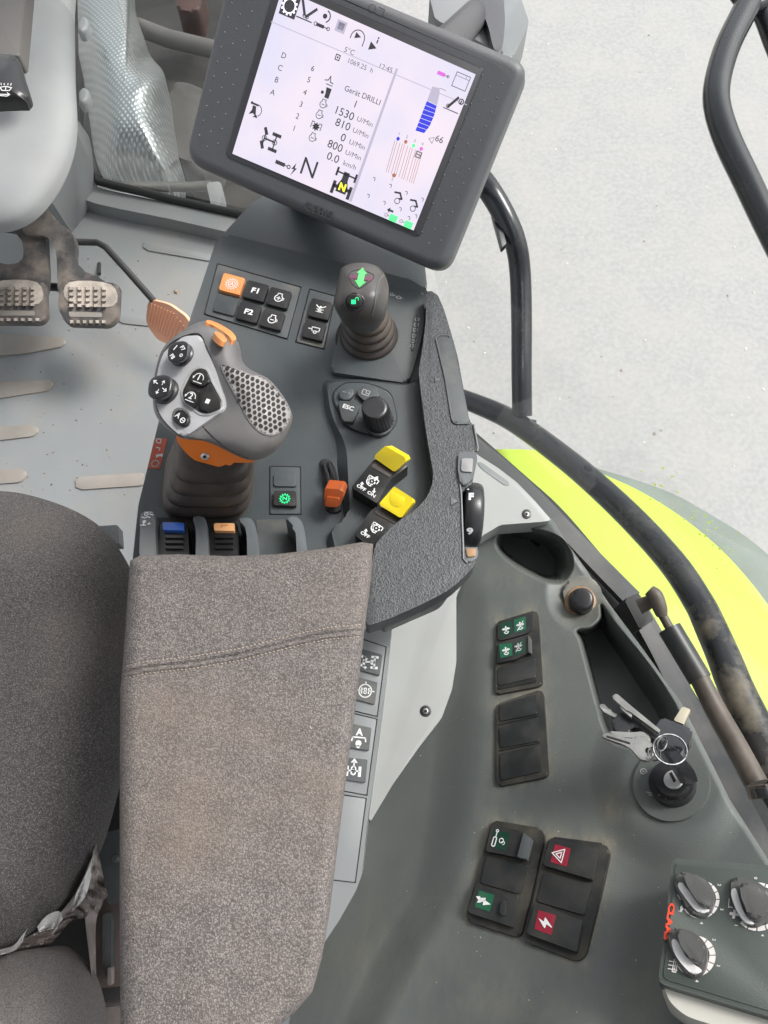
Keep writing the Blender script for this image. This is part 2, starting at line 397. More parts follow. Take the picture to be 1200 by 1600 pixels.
M['nickel'] = pm('key_nickel', (.40, .385, .355), .34, metal=1, var=.12, vs=80, bump=.2, bs=600)
M['brass'] = pm('key_brass', (.70, .62, .46), .30, metal=1, var=.1, vs=60)
M['steel'] = pm('ring_steel', (.17, .17, .175), .42, metal=1, var=.5, vs=300)
M['keyhead'] = pm('key_head_gloss', (.022, .022, .025), .14, coat=.6)
M['keyplastic'] = pm('key_plastic', (.020, .020, .022), .30, bump=.15, bs=900, dust=.12, ds=40)
M['climate'] = pm('climate_face', (.060, .072, .064), .45, var=.05, vs=5, bump=.3, bs=1300, dust=.2, dc=(.12, .13, .11), ds=6)
M['cream'] = pm('cream_housing', (.50, .49, .44), .42, var=.04)
M['paleknob'] = pm('pale_insert', (.62, .61, .60), .28, var=.05)
M['scale'] = pm('scale_white', (.62, .59, .57), .5)
M['knobg'] = pm('knob_grey', (.075, .074, .072), .28, bump=.2, bs=1500, dust=.2, dc=(.14, .13, .11), ds=40)
M['rustring'] = pm('rust_ring', (.30, .17, .08), .5, var=.3, vs=90, dust=.6, dc=(.42, .35, .26), ds=60)
M['dirtpatch'] = pm('dusty_boss', (.13, .13, .12), .6, dust=.7, dc=(.26, .235, .19), ds=30)
M['bracket'] = pm('brown_bracket', (.10, .078, .068), .55, var=.25, vs=20, bump=.4, bs=300, dust=.5, dc=(.19, .14, .11), ds=14)
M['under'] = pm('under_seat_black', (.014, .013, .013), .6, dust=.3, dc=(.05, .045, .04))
M['lens'] = pm('indicator_lens', (.30, .29, .29), .12, coat=.5)
M['mud'] = pm('dried_mud', (.30, .235, .16), .9)
M['machine'] = pm('machine_dark', (.024, .022, .020), .6, var=.35, vs=3, dust=.5, dc=(.13, .12, .105), ds=4)
M['machinered'] = pm('machine_red', (.055, .024, .02), .6, var=.3)
M['machinegrey'] = pm('machine_grey', (.095, .09, .085), .6, var=.2, vs=4)
M['rag'] = pm('torn_film_grey', (.22, .19, .175), .35, var=.25, vs=40, bump=.6, bs=120)
M['led_g'] = emit('led_green', (.02, .75, .25), 1.0)
M['arrow_g'] = emit('lit_green', (.12, .85, .20), .75)
M['arrow_m'] = pm('dim_magenta', (.16, .05, .09), .4)
# screen
M['screen'] = emit('screen_backlight', (.56, .52, .61), .82)
t_ = M['screen'].node_tree; b_ = t_.nodes['Principled BSDF']; n_ = t_.nodes.new('ShaderNodeTexNoise'); n_.inputs['Scale'].default_value = 14; n_.inputs['Detail'].default_value = 4
tc_ = t_.nodes.new('ShaderNodeTexCoord'); t_.links.new(tc_.outputs['Object'], n_.inputs['Vector']); x_ = t_.nodes.new('ShaderNodeMix'); x_.data_type = 'RGBA'
x_.inputs[6].default_value = (.52, .50, .615, 1); x_.inputs[7].default_value = (.62, .545, .61, 1); r_ = t_.nodes.new('ShaderNodeMapRange'); r_.inputs[1].default_value = .35; r_.inputs[2].default_value = .65
t_.links.new(n_.outputs['Fac'], r_.inputs[0]); t_.links.new(r_.outputs[0], x_.inputs[0]); t_.links.new(x_.outputs[2], b_.inputs['Emission Color'])
M['scr_k'] = pm('screen_ink', (.05, .05, .06), .5)
M['scr_g'] = pm('screen_grey', (.16, .15, .18), .5)
M['scr_l'] = emit('screen_lilac', (.42, .39, .50), .72)
M['scr_blue'] = emit('screen_blue', (.03, .04, .55), .8)
M['scr_green'] = emit('screen_green', (.10, .80, .25), .9)
M['scr_mag'] = emit('screen_magenta', (.55, .12, .55), .8)
M['scr_brown'] = emit('screen_brown', (.32, .13, .08), .8)
M['scr_yel'] = emit('screen_yellow', (.85, .80, .05), .9)
M['scr_w'] = emit('screen_white', (.82, .78, .88), 1.0)
# ground outside: pale, dry concrete
M['ground'] = pm('pale_concrete', (.335, .333, .326), .85, var=.07, vs=55, bump=.6, bs=140, dust=.6, dc=(.40, .38, .36), ds=4.5, dlo=.45, dhi=.75)
M['pebble'] = pm('pale_pebble', (.55, .50, .45), .8)
M['pebbled'] = pm('dark_crumb', (.25, .22, .19), .8)
# silver heat shield with a pressed pattern
def shield():
    m = bpy.data.materials.new('pressed_silver'); m.use_nodes = True; t = m.node_tree; N = t.nodes; L = t.links; b = N['Principled BSDF']
    b.inputs['Metallic'].default_value = .85; b.inputs['Roughness'].default_value = .30
    tc = N.new('ShaderNodeTexCoord')
    hs_ = []
    for rot in (35, -35):
        mp = N.new('ShaderNodeMapping'); mp.inputs['Rotation'].default_value = (0, 0, radians(rot)); L.new(tc.outputs['Object'], mp.inputs[0])
        wv = N.new('ShaderNodeTexWave'); wv.inputs['Scale'].default_value = 26; wv.inputs['Distortion'].default_value = 1.2; wv.inputs['Detail'].default_value = 1; L.new(mp.outputs[0], wv.inputs[0]); hs_.append(wv)
    mu = N.new('ShaderNodeMath'); mu.operation = 'MULTIPLY'; L.new(hs_[0].outputs['Fac'], mu.inputs[0]); L.new(hs_[1].outputs['Fac'], mu.inputs[1])
    bp = N.new('ShaderNodeBump'); bp.inputs['Strength'].default_value = .32; bp.inputs['Distance'].default_value = .004; L.new(mu.outputs[0], bp.inputs['Height']); L.new(bp.outputs[0], b.inputs['Normal'])
    mx = N.new('ShaderNodeMix'); mx.data_type = 'RGBA'; L.new(mu.outputs[0], mx.inputs[0]); mx.inputs[6].default_value = (.40, .43, .43, 1); mx.inputs[7].default_value = (.72, .76, .77, 1); L.new(mx.outputs[2], b.inputs['Base Color'])
    return m
M['shield'] = shield()
def glass(name, tint, refl=.06, dirt=.0):
    m = bpy.data.materials.new(name); m.use_nodes = True; t = m.node_tree; N = t.nodes; L = t.links; N.clear()
    o = N.new('ShaderNodeOutputMaterial'); tr = N.new('ShaderNodeBsdfTransparent'); tr.inputs[0].default_value = (*tint, 1)
    gl = N.new('ShaderNodeBsdfGlossy'); gl.inputs['Roughness'].default_value = .02
    mx = N.new('ShaderNodeMixShader'); fr = N.new('ShaderNodeFresnel'); fr.inputs[0].default_value = 1.45
    fm_ = N.new('ShaderNodeMath'); fm_.operation = 'MULTIPLY'; fm_.inputs[1].default_value = refl; L.new(fr.outputs[0], fm_.inputs[0]); L.new(fm_.outputs[0], mx.inputs[0]); L.new(tr.outputs[0], mx.inputs[1]); L.new(gl.outputs[0], mx.inputs[2])
    if dirt > 0:
        df = N.new('ShaderNodeBsdfDiffuse'); df.inputs[0].default_value = (.6, .58, .55, 1)
        tc = N.new('ShaderNodeTexCoord'); nz = N.new('ShaderNodeTexNoise'); nz.inputs['Scale'].default_value = 7; nz.inputs['Detail'].default_value = 9; L.new(tc.outputs['Object'], nz.inputs['Vector'])
        mr = N.new('ShaderNodeMapRange'); mr.inputs[1].default_value = .4; mr.inputs[2].default_value = .8; mr.inputs[4].default_value = dirt; L.new(nz.outputs['Fac'], mr.inputs[0])
        m2 = N.new('ShaderNodeMixShader'); L.new(mr.outputs[0], m2.inputs[0]); L.new(mx.outputs[0], m2.inputs[1]); L.new(df.outputs[0], m2.inputs[2]); L.new(m2.outputs[0], o.inputs[0])
    else: L.new(mx.outputs[0], o.inputs[0])
    return m
M['glass'] = glass('window_glass', (.975, .985, .98), refl=.10, dirt=.025)
M['glass_front'] = glass('front_glass', (.86, .87, .86), refl=.3, dirt=.09)
M['film'] = glass('torn_film', (.80, .76, .72), dirt=.9)

def fleck():
    m = bpy.data.materials.new('lime_fleck'); m.use_nodes = True; t = m.node_tree; N = t.nodes; L = t.links; N.clear()
    o = N.new('ShaderNodeOutputMaterial'); a = N.new('ShaderNodeBsdfDiffuse'); b = N.new('ShaderNodeBsdfTranslucent'); x = N.new('ShaderNodeMixShader')
    for n_ in (a, b): n_.inputs[0].default_value = (.62, .80, .12, 1)
    L.new(a.outputs[0], x.inputs[1]); L.new(b.outputs[0], x.inputs[2]); L.new(x.outputs[0], o.inputs[0]); return m
M['fleck'] = fleck()
# grime of the console: worked into the moulding round the switches
def add_grime(m, col, lo=.38, hi=.62):
    t = m.node_tree; N = t.nodes; L = t.links; b = N['Principled BSDF']; src = b.inputs['Base Color'].links[0].from_socket
    at = N.new('ShaderNodeAttribute'); at.attribute_name = 'grime'; tc = N.new('ShaderNodeTexCoord')
    nz = N.new('ShaderNodeTexNoise'); nz.inputs['Scale'].default_value = 55; nz.inputs['Detail'].default_value = 8; nz.inputs['Roughness'].default_value = .7
    mp = N.new('ShaderNodeMapping'); mp.inputs['Rotation'].default_value = (0, 0, .5); mp.inputs['Scale'].default_value = (1, .35, 1); L.new(tc.outputs['Object'], mp.inputs[0]); L.new(mp.outputs[0], nz.inputs['Vector'])
    mr = N.new('ShaderNodeMapRange'); mr.inputs[1].default_value = lo; mr.inputs[2].default_value = hi; L.new(nz.outputs['Fac'], mr.inputs[0])
    mu = N.new('ShaderNodeMath'); mu.operation = 'MULTIPLY'; L.new(at.outputs['Fac'], mu.inputs[0]); L.new(mr.outputs[0], mu.inputs[1])
    x = N.new('ShaderNodeMix'); x.data_type = 'RGBA'; L.new(mu.outputs[0], x.inputs[0]); L.new(src, x.inputs[6]); x.inputs[7].default_value = (*col, 1); L.new(x.outputs[2], b.inputs['Base Color'])
M['console_body'] = M['console'].copy(); add_grime(M['console_body'], (.205, .192, .155))

# ------------------------------------------------------------------ the setting
def sheet(name, pts, m, th=.02, kind='structure'):
    mb = MB(); n = len(pts); mb.solid([Vector(p) for p in pts], [Vector(p) - Vector((0, 0, th)) for p in pts])
    o = mb.build(name, m, smooth=False); o['kind'] = kind; return o
sheet('ground', [(-40, -40, -1.15), (40, -40, -1.15), (40, 40, -1.15), (-40, 40, -1.15)], M['ground'])
mb = MB(); mb2 = MB(); random.seed(21)
for i in range(150):
    p = P(random.uniform(640, 1250), random.uniform(-60, 800), -1.149); r_ = random.choice((.003, .004, .005, .007)) * random.uniform(.5, 1.1); k = random.randint(5, 8)
    rg_ = [(r_ * random.uniform(.6, 1.2)) for _ in range(k)]
    lo = [p + Vector((cos(2 * pi * j / k), sin(2 * pi * j / k), 0)) * rg_[j] for j in range(k)]; hi = [p + (q - p) * .5 + Vector((0, 0, r_ * .22)) for q in lo]
    (mb2 if random.random() < .22 else mb).skin([hi, lo])
tag(mb.build('pebbles', M['pebble']), 'scattered pale grit on the concrete outside', None, None, 'stuff')
tag(mb2.build('crumbs', M['pebbled']), 'scattered brown crumbs on the concrete outside', None, None, 'stuff')
a, b = P(-260, 205, 0), P(425, 350, 0)
sheet('floor', [(-1.25, -.7, 0), (.04, -.7, 0), (.04, b.y, 0), (b.x, b.y, 0), (a.x, a.y, 0)], M['floor'], .03)

rf = prism('added_cab_roof', [(0, 0), (1, 0), (1, 1), (0, 1)], Pl(1.95), 0, .01, M['column'], None) if False else None
mb = MB(); mb.solid([Vector(q) for q in ((-1.35, -1.1, 2.04), (.16, -1.1, 2.04), (.16, 1.0, 2.04), (-1.35, 1.0, 2.04))], [Vector(q) for q in ((-1.35, -1.1, 1.95), (.16, -1.1, 1.95), (.16, 1.0, 1.95), (-1.35, 1.0, 1.95))])
rf = mb.build('added_cab_roof', M['column'], smooth=False); tag(rf, 'pale grey roof added above the seat to hold back sky light, out of the picture', 'roof')  # unseen roof, added so the light falls off inside the cab
mb = MB(); mb.solid([Vector(q) for q in ((-1.35, -1.1, 1.95), (.16, -1.1, 1.95), (.16, -1.05, 1.95), (-1.35, -1.05, 1.95))], [Vector(q) for q in ((-1.35, -1.1, .0), (.16, -1.1, .0), (.16, -1.05, .0), (-1.35, -1.05, .0))])
bw_ = mb.build('added_rear_wall', M['machinegrey'], smooth=False); tag(bw_, 'grey rear wall added behind the seat to block light, out of the picture', 'wall')  # unseen rear wall, added to keep light out from behind
# front ledge of the cab floor
led = thing('floor_ledge', P(270, 320, 0), 'pale grey raised ledge where the cab floor meets the front glass', 'ledge')
prism('ledge', spl([(-200, 222), (60, 262), (150, 292), (270, 318), (420, 352), (420, 375), (270, 343), (150, 318), (60, 290), (-200, 252)], 3), Pl(0.035), 0, .04, M['floor'], led, .012, 4)
# raised ribs of the floor mat, each its own moulded bar
ribs = [([(-20, 520), (95, 527), (104, 533), (98, 541), (40, 552), (-20, 557)], 'long floor rib nearest the pedals, dusty at the cab floor edge'),
        ([(-20, 598), (78, 593), (84, 600), (76, 610), (-20, 625)], 'beige dusty floor rib second below the pedals'),
        ([(-20, 668), (52, 663), (62, 671), (54, 681), (-20, 690)], 'beige dusty floor rib third below the pedals'),
        ([(-20, 735), (34, 731), (43, 739), (34, 753), (-20, 757)], 'beige dusty floor rib just above the seat cushion'),
        ([(120, 745), (225, 738), (226, 758), (122, 765), (115, 755)], 'beige dusty floor rib beside the joystick boot'),
        ([(222, 380), (228, 376), (330, 396), (330, 408), (226, 390)], 'clean grey floor rib in front of the switch console'),
        ([(180, 494), (188, 490), (305, 505), (300, 516), (186, 504)], 'clean grey floor rib behind the orange accelerator pedal')]
for i, (o_, lab) in enumerate(ribs):
    r_ = prism('floor_rib', rnd(o_, 6), Pl(.0035), 0, .008, M['floorrib'] if i < 5 else M['floor'], None, .003)
    tag(r_, lab, 'floor rib', 'moulded ribs of the cab floor mat')

mb = MB(); mb2 = MB(); random.seed(8)
def crumb(mb_, p, r_):
    k = random.randint(4, 6); lo = [p + Vector((cos(2 * pi * j / k), sin(2 * pi * j / k), 0)) * r_ * random.uniform(.6, 1.3) for j in range(k)]
    mb_.skin([[p + (q - p) * .5 + Vector((0, 0, r_ * .7)) for q in lo], lo])
for i in range(150):
    p = P(random.uniform(-10, 330), random.uniform(360, 780), .0005); crumb(mb if random.random() < .6 else mb2, p, random.uniform(.0008, .0022))
crumb(mb, P(276, 456, .0005), .006)
tag(mb.build('floor_crumbs', M['mud']), 'crumbs of dried mud scattered on the cab floor', None, None, 'stuff')
tag(mb2.build('floor_grit', M['pedal']), 'dark grit scattered on the cab floor', None, None, 'stuff')

# ------------------------------------------------------------------ machine outside the front glass
mb = MB()
fb = prism('front_axle_carrier', spl([(0, -220), (520, -220), (560, 150), (520, 420), (250, 420), (60, 360)], 3), Pl(-.62), 0, .4, M['machine'], None, .05)
tag(fb, 'dark blurred machine body seen through the dusty front glass', 'machine body')
mr_ = thing('engine_bay_frame', P(300, 60, -.40), 'grey bar and blocks beyond the front glass, right of the silver shield', 'frame')
mb = MB(); mb.tube([P(215, 42, -.38), P(262, 60, -.38), P(345, 80, -.40)], .028).build('bar', M['machinegrey'], mr_)
prism('block', spl([(262, 132), (290, 122), (325, 140), (350, 190), (330, 260), (290, 262), (268, 200)], 3), Pl(-.42), 0, .12, M['machinegrey'], mr_, .03)
prism('bracket', rnd([(322, 285), (345, 283), (348, 300), (342, 324), (330, 322)], 4), Pl(-.05), 0, .05, M['column'], mr_, .006)
mb = MB(); mb.tube([P(150, 292, .0), P(300, 292, -.1), P(330, 290, -.1)], .012).build('lower_bar', M['machinegrey'], mr_)
rd = prism('red_implement', rnd([(272, -30), (318, -30), (314, 12), (300, 18), (276, 14)], 8), Pl(-.40), 0, .1, M['machinered'], None, .02)
tag(rd, 'dull red brown block behind the front glass at the upper edge, left of the display', 'machine part')

# silver pressed heat shield of the exhaust, beyond the glass
out = [(108, -60), (190, -60), (205, 0), (222, 50), (236, 88), (254, 110), (261, 135), (266, 175), (274, 230), (283, 262), (279, 300), (262, 304), (205, 292), (168, 283), (150, 250), (140, 190), (130, 120), (118, 60)]
def zsh(s, px, py):
    return -.10 - .16 * s ** 2.5 + .035 * math.exp(-((px - 245) ** 2 + (py - 125) ** 2) / 900) - .05 * math.exp(-((py - 92) ** 2) / 260) * sstep(180, 240, px)
sh = relief('exhaust_shield', spl(out, 4), (195, 150), zsh, M['shield'], None, 22, .06)
tag(sh, 'silver exhaust heat shield pressed in a fine diamond pattern, beyond the front glass', 'heat shield')
bolts = []
for q in ((128, 36), (129, 147)):
    bo = prism('shield_bolt', ell(q[0], q[1], 9, 13, 14, 20), Pl(-.06), 0, .03, M['side'], None, .010)
    tag(bo, 'round grey mount on the dark gap, %s beside the silver shield' % ('upper one' if q[1] < 100 else 'lower one'), 'mount', 'grey mounts beside the silver shield')

# front glass with its dark edge
fg = thing('front_glass', P(270, 300, .03), 'dusty front window glass behind the display with a dark lower edge', 'window')
base_pts = [P(112, -70, .34), P(117, 190, .16), P(140, 238, .08), P(152, 285, .04), P(270, 313, .03), P(430, 348, .03)]
mb = MB()
up = [p + Vector((0, .16, .9)) for p in base_pts]
for p, q, r_, s_ in zip(base_pts, base_pts[1:], up, up[1:]):
    n_ = (q - p).cross(r_ - p).normalized() * .004
    mb.solid([p, q, s_, r_], [p + n_, q + n_, s_ + n_, r_ + n_])
g_ = mb.build('pane', M['glass_front'], fg, smooth=False)
mb = MB(); mb.tube([P(x, y, z) for x, y, z in ((112, -70, .34), (115, 60, .26), (117, 190, .16), (128, 225, .11), (141, 250, .08), (152, 283, .05), (270, 312, .04), (430, 347, .04))], .009).build('rubber_edge', M['black'], fg)

# ------------------------------------------------------------------ steering column and wiper stalk
sc_ = thing('steering_column', P(40, 250, .3), 'pale grey steering column cover above the pedals', 'steering column')
out = [(-300, -150), (60, -150), (110, -60), (112, 20), (115, 110), (117, 190), (106, 245), (80, 296), (45, 334), (0, 352), (-60, 350), (-300, 300)]
relief('cover', spl(out, 5), (-60, 60), lambda s, x, y: .42 - .03 * s ** 9, M['column'], sc_, 26, .02)
prism('foot', spl([(112, 186), (130, 200), (142, 225), (146, 282), (136, 330), (124, 366), (112, 362), (84, 320), (72, 302), (100, 250)], 4), Pl(P(112, 186, .25), P(146, 282, .06), P(84, 320, .12)), 0, .03, M['column'], sc_, .012, 4)
prism('panel_edge', rnd([(-40, -40), (42, -40), (30, 86), (-40, 92)], 5), Pl(.52), 0, .03, M['machinegrey'], sc_, .006)
ws = thing('wiper_stalk', P(0, 122, .62), 'black wiper stalk end with printed washer symbol, in front of the grey column', 'stalk')
stp = Pl(P(0, 85, .63), P(45, 120, .63), P(0, 160, .60))
st_o = relief('stalk_end', spl([(-80, 82), (0, 84), (22, 87), (33, 100), (40, 125), (47, 148), (42, 157), (28, 160), (-80, 156)], 4), (-5, 122), lambda s, x, y: .635 - .014 * s ** 3, M['knob'], ws, 12, .015)
bs_ = bvh_of(st_o); f = Fb(bs_, (9, 140), 0, 9); mb = MB()
mb.line(f, [(-1, .35), (-.6, -.2), (.6, -.2), (1, .35)], .16); mb.line(f, [(-1, .35), (0, .55), (1, .35)], .16); mb.line(f, [(0, .5), (0, -.2)], .14)
for q in (-.8, -.3, .3, .8): mb.line(f, [(q, .8), (q * 1.1, 1.1)], .14)
mb.line(f, [(-.9, -.9), (.8, -.9), (.3, -.6)], .14); mb.line(f, [(.8, -.9), (.3, -1.2), (-.9, -1.15)], .14)
mb.build('washer_symbol', M['white'], st_o, smooth=False)

# ------------------------------------------------------------------ pedals
def pedal(out, tread, slot, studs, lab, z):
    t = thing('brake_pedal', P(out[0][0], out[0][1], 0), lab, 'pedal', 'worn iron brake pedals')
    pl = Pl(P(0, 340, z + .05), P(180, 340, z + .05), P(90, 500, z))
    prism('arm', spl(out, 4), pl, 0, .018, M['pedal'], t, .005)
    ft = prism('foot_plate', rnd(tread, 9), pl, .010, .016, M['pedal'], t, .004)
    prism('slot', rnd(slot, 3), pl, .0108, .002, M['floorrib'], ft, 0)
    mb = MB()
    for (c0, c1, nx, ny) in studs:
        for i in range(nx):
            for j in range(ny):
                cx = c0[0] + (c1[0] - c0[0]) * (i + .5) / nx; cy = c0[1] + (c1[1] - c0[1]) * (j + .5) / ny
                hw = (c1[0] - c0[0]) / nx * .33; hh = (c1[1] - c0[1]) / ny * .33
                top = [pl.at(cx + a * hw * .7, cy + b_ * hh * .7, .018) for a, b_ in ((-1, 1), (1, 1), (1, -1), (-1, -1))]
                bot = [pl.at(cx + a * hw, cy + b_ * hh, .009) for a, b_ in ((-1, 1), (1, 1), (1, -1), (-1, -1))]
                mb.solid(top, bot)
    mb.build('tread_studs', M['pedalpad'], t, smooth=False)
    prism('mud_patch', spl([(tread[0][0] + 14, tread[0][1] + 4), (tread[1][0] - 12, tread[1][1] + 2), (tread[1][0] - 9, tread[1][1] + 36), (tread[0][0] + 12, tread[0][1] + 34)], 4), pl, .0112, .002, M['pedalpad'], t, 0)
pedal(Z2((120, 900), (165, 858), (205, 880), (235, 925), (290, 960), (312, 1010), (318, 1110), (400, 1150), (460, 1200), (400, 1260), (260, 1260), (240, 1180), (236, 1080), (222, 1010), (195, 975), (150, 985), (90, 960)),
      Z2((252, 1165), (495, 1180), (490, 1320), (455, 1357), (275, 1352), (240, 1280)), Z2((285, 1298), (425, 1302), (425, 1322), (290, 1320)),
      [(Z2((280, 1190))[0], Z2((450, 1285))[0], 5, 4), (Z2((285, 1330))[0], Z2((445, 1352))[0], 6, 1)], 'right of the two brake pedals, its tread caked in beige mud', .16)
pedal(Z2((-60, 925), (60, 925), (140, 905), (182, 960), (190, 1040), (192, 1180), (150, 1250), (-60, 1250), (-60, 1100), (60, 1105), (92, 1080), (95, 1020), (60, 960), (-60, 945)),
      Z2((-60, 1165), (185, 1170), (192, 1320), (165, 1345), (-60, 1345)), Z2((-60, 1292), (145, 1295), (145, 1315), (-60, 1315)),
      [(Z2((-40, 1190))[0], Z2((150, 1280))[0], 6, 4), (Z2((-40, 1322))[0], Z2((170, 1342))[0], 7, 1)], 'left brake pedal cut off by the edge, its tread crusted with mud', .15)
mb = MB(); mb.tube([P(60, 447, .13), P(92, 449, .13)], .008)
lk = mb.build('pedal_link_bar', M['wire']); tag(lk, 'short dark bar joining the two brake pedals', 'bar')
ac = thing('accelerator_pedal', P(262, 505, 0), 'orange ribbed accelerator pedal on a bent black rod', 'pedal')
apl = Pl(P(235, 470, .12), P(290, 500, .12), P(250, 540, .05))
prism('foot_plate', rnd(Z2((618, 1246), (705, 1268), (775, 1318), (815, 1390), (740, 1452), (655, 1415), (606, 1345)), 8), apl, 0, .007, M['orangep'], ac, .002)
mb = MB()
for i in range(11):
    t = i / 10; A = Vector((237 + 50 * t, 474 + 22 * t)); B = Vector((232 + 40 * t, 505 + 32 * t))
    if i > 7: A.y += 4 * (i - 7)
    mb.tube([apl.at(A.x, A.y, .001), apl.at(B.x, B.y, .001)], .0014, 6)
mb.build('rib', M['orangep'], ac)
mb = MB(); mb.tube([P(*q) for q in ((90, 376, .16), (118, 378, .15), (152, 379, .15), (165, 386, .15), (196, 420, .14), (240, 470, .12))], .0065, 10).build('rod', M['wire'], ac)
mb = MB(); mb.tube([P(155, 412, .0), P(155, 428, .02)], .004, 8); fp = mb.build('floor_pin', M['wire']); tag(fp, 'small dark pin standing on the floor near the accelerator rod', 'pin')

# ------------------------------------------------------------------ outside on the right: fender, rails, strut
fe = thing('rear_fender', P(1000, 850, .1), 'bright lime green rear fender outside the cab window', 'fender')
fout = [(745, 706), (800, 702), (856, 706), (900, 722), (945, 742), (1005, 770), (1075, 815), (1140, 872), (1200, 945), (1260, 1040), (1320, 1200), (1180, 1330), (1080, 1150), (1000, 985), (920, 870), (850, 790), (790, 735)]
prism('panel', spl(fout, 5), Pl(P(760, 710, .21), P(1200, 950, .21), P(1180, 1300, .27)), 0, .05, M['lime'], fe, .015, 5)
prism('reflection_band', spl([(890, 722), (954, 738), (1017, 758), (1065, 778), (1117, 808), (1165, 838), (1215, 880), (1270, 935), (1400, 1300), (1300, 1300), (1200, 1000), (1100, 860), (1000, 780)], 4), Pl(.17), 0, .03, M['reflband'], fe, .008)  # solid band that paints in the grey-green reflection of the glass
# pane of the side window: stands on the seal and runs up
sw = thing('side_window', P(900, 850, .5), 'clear side window pane above the curved black seal, spattered with lime flecks', 'window')
gl_px = [(560, 560, .50), (640, 612, .50), (746, 697, .50), (804, 743, .50), (850, 788, .50), (900, 838, .50), (950, 888, .50), (1000, 945, .51), (1050, 1035, .53), (1100, 1135, .55), (1150, 1240, .57), (1200, 1345, .59)]
bp_ = [P(*q) for q in gl_px]; mb = MB()
for p, q in zip(bp_, bp_[1:]):
    pass
bp_ = [Vector(q) for q in spl([tuple(q) for q in bp_], 4, False)]; u_ = Vector((.30, .06, 1.0)); n_ = Vector((.004, .001, 0))
for k in (0, 1):
    vs_ = [p + n_ * k for p in bp_] + [p + u_ + n_ * k for p in bp_]; N_ = len(bp_)
    mb.add(vs_, [((i, i + 1, N_ + i + 1, N_ + i) if k else (i + 1, i, N_ + i, N_ + i + 1)) for i in range(N_ - 1)])
T_ = 2 * N_
mb.f += [(N_ + i, N_ + i + 1, T_ + N_ + i + 1, T_ + N_ + i) for i in range(N_ - 1)]
pane = mb.build('pane', M['glass'], sw, sharp=60)
pb = bvh_of(pane); mb = MB(); random.seed(5)
for i in range(70):
    t = random.random(); cx = 1075 + 65 * t + random.gauss(0, 14); cy = 785 + 85 * t + random.gauss(0, 14)
    if i > 50: cx = 1000 + random.random() * 60; cy = 730 + random.random() * 60
    o_ = hit(pb, cx, cy, .001)
    if o_ is None: continue
    r_ = random.choice((.6, .9, 1.4, 2.2)) * random.uniform(.5, 1.1); k = 7
    pts = [hit(pb, cx + cos(2 * pi * j / k) * r_ * random.uniform(.6, 1.3), cy + sin(2 * pi * j / k) * r_ * random.uniform(.6, 1.3), .001) for j in range(k)]
    if all(p is not None for p in pts): mb.add(pts[::-1], [tuple(range(k))])
mb.build('lime_flecks', M['fleck'], sw, smooth=False)
def strip(mb, pts, hw, th, n=4):
    """flat rubber strip along (px,py,z) points, hw half width in pixels, th thickness"""
    C_ = spl(pts, n, False); L_ = []; R_ = []
    for i, p in enumerate(C_):
        a_ = C_[max(i - 1, 0)]; b_ = C_[min(i + 1, len(C_) - 1)]
        d = Vector((b_[0] - a_[0], b_[1] - a_[1])).normalized(); h_ = hw(i / (len(C_) - 1)) if callable(hw) else hw
        L_.append(P(p[0] + d.y * h_, p[1] - d.x * h_, p[2])); R_.append(P(p[0] - d.y * h_, p[1] + d.x * h_, p[2]))
    for i in range(len(C_) - 1):
        D = Vector((0, 0, th))
        a_, b_, c_, d_ = L_[i], L_[i + 1], R_[i + 1], R_[i]
        k = len(mb.v)
        if i == 0: mb.v += [tuple(a_), tuple(d_), tuple(a_ - D), tuple(d_ - D)]; k = len(mb.v) - 4; mb.f.append((k, k + 1, k + 3, k + 2))
        else: k = len(mb.v) - 4
        mb.v += [tuple(b_), tuple(c_), tuple(b_ - D), tuple(c_ - D)]
        mb.f += [(k + 1, k, k + 4, k + 5), (k, k + 2, k + 6, k + 4), (k + 3, k + 1, k + 5, k + 7), (k + 2, k + 3, k + 7, k + 6)]
    k = len(mb.v) - 4; mb.f.append((k + 1, k, k + 2, k + 3))
mb = MB(); strip(mb, [(600, 590, .50), (680, 640, .50), (738, 690, .50), (790, 733, .50), (840, 780, .50), (885, 828, .50), (935, 880, .50), (990, 936, .505)], lambda t: 9 + 5 * t, .012); mb.build('seal', M['seal'], sw)
mb = MB(); strip(mb, [(996, 950, .50), (1030, 1010, .505), (1075, 1100, .52), (1125, 1195, .545), (1180, 1300, .58), (1230, 1400, .60)], lambda t: 15 + 3 * t, .012); mb.build('seal', M['seal'], sw)
mb = MB(); strip(mb, [(720, 700, .47), (800, 770, .47), (850, 815, .47), (900, 872, .47), (960, 945, .475), (1010, 1020, .48), (1060, 1110, .495), (1118, 1205, .52), (1190, 1330, .56), (1250, 1440, .58)], lambda t: 34 + 30 * max(0, t - .6), .05); mb.build('frame', M['black'], sw)

def tube(name, pts, hwpx, m, parent, n=18, sub=5):
    C_ = spl(pts, sub, False); K = len(C_) - 1; R_ = []
    for i, p in enumerate(C_):
        h_ = interp(hwpx, i / K) if isinstance(hwpx, list) else hwpx
        d = ray(p[0], p[1]); t = (p[2] - CAM.z) / d.z; R_.append(h_ * t / FPX)
    mb = MB(); mb.tube([P(*p) for p in C_], R_, n); return mb.build(name, m, parent)
hr = thing('grab_rail', P(950, 775, .36), 'long curved black grab rail outside the window with a muddy lower end', 'rail')
tube('rail', [(690, 612, .20), (731, 626, .22), (800, 657, .26), (877, 712, .32), (940, 765, .36), (1002, 825, .39), (1058, 889, .42), (1098, 952, .44)], [(0, 13), (.3, 17), (.7, 21), (1, 23)], M['blackg'], hr)
tube('rail', [(1097, 950, .4405), (1128, 1020, .46), (1152, 1080, .475), (1185, 1150, .49), (1215, 1230, .51), (1250, 1330, .54)], [(0, 23), (1, 33)], M['blackd'], hr)
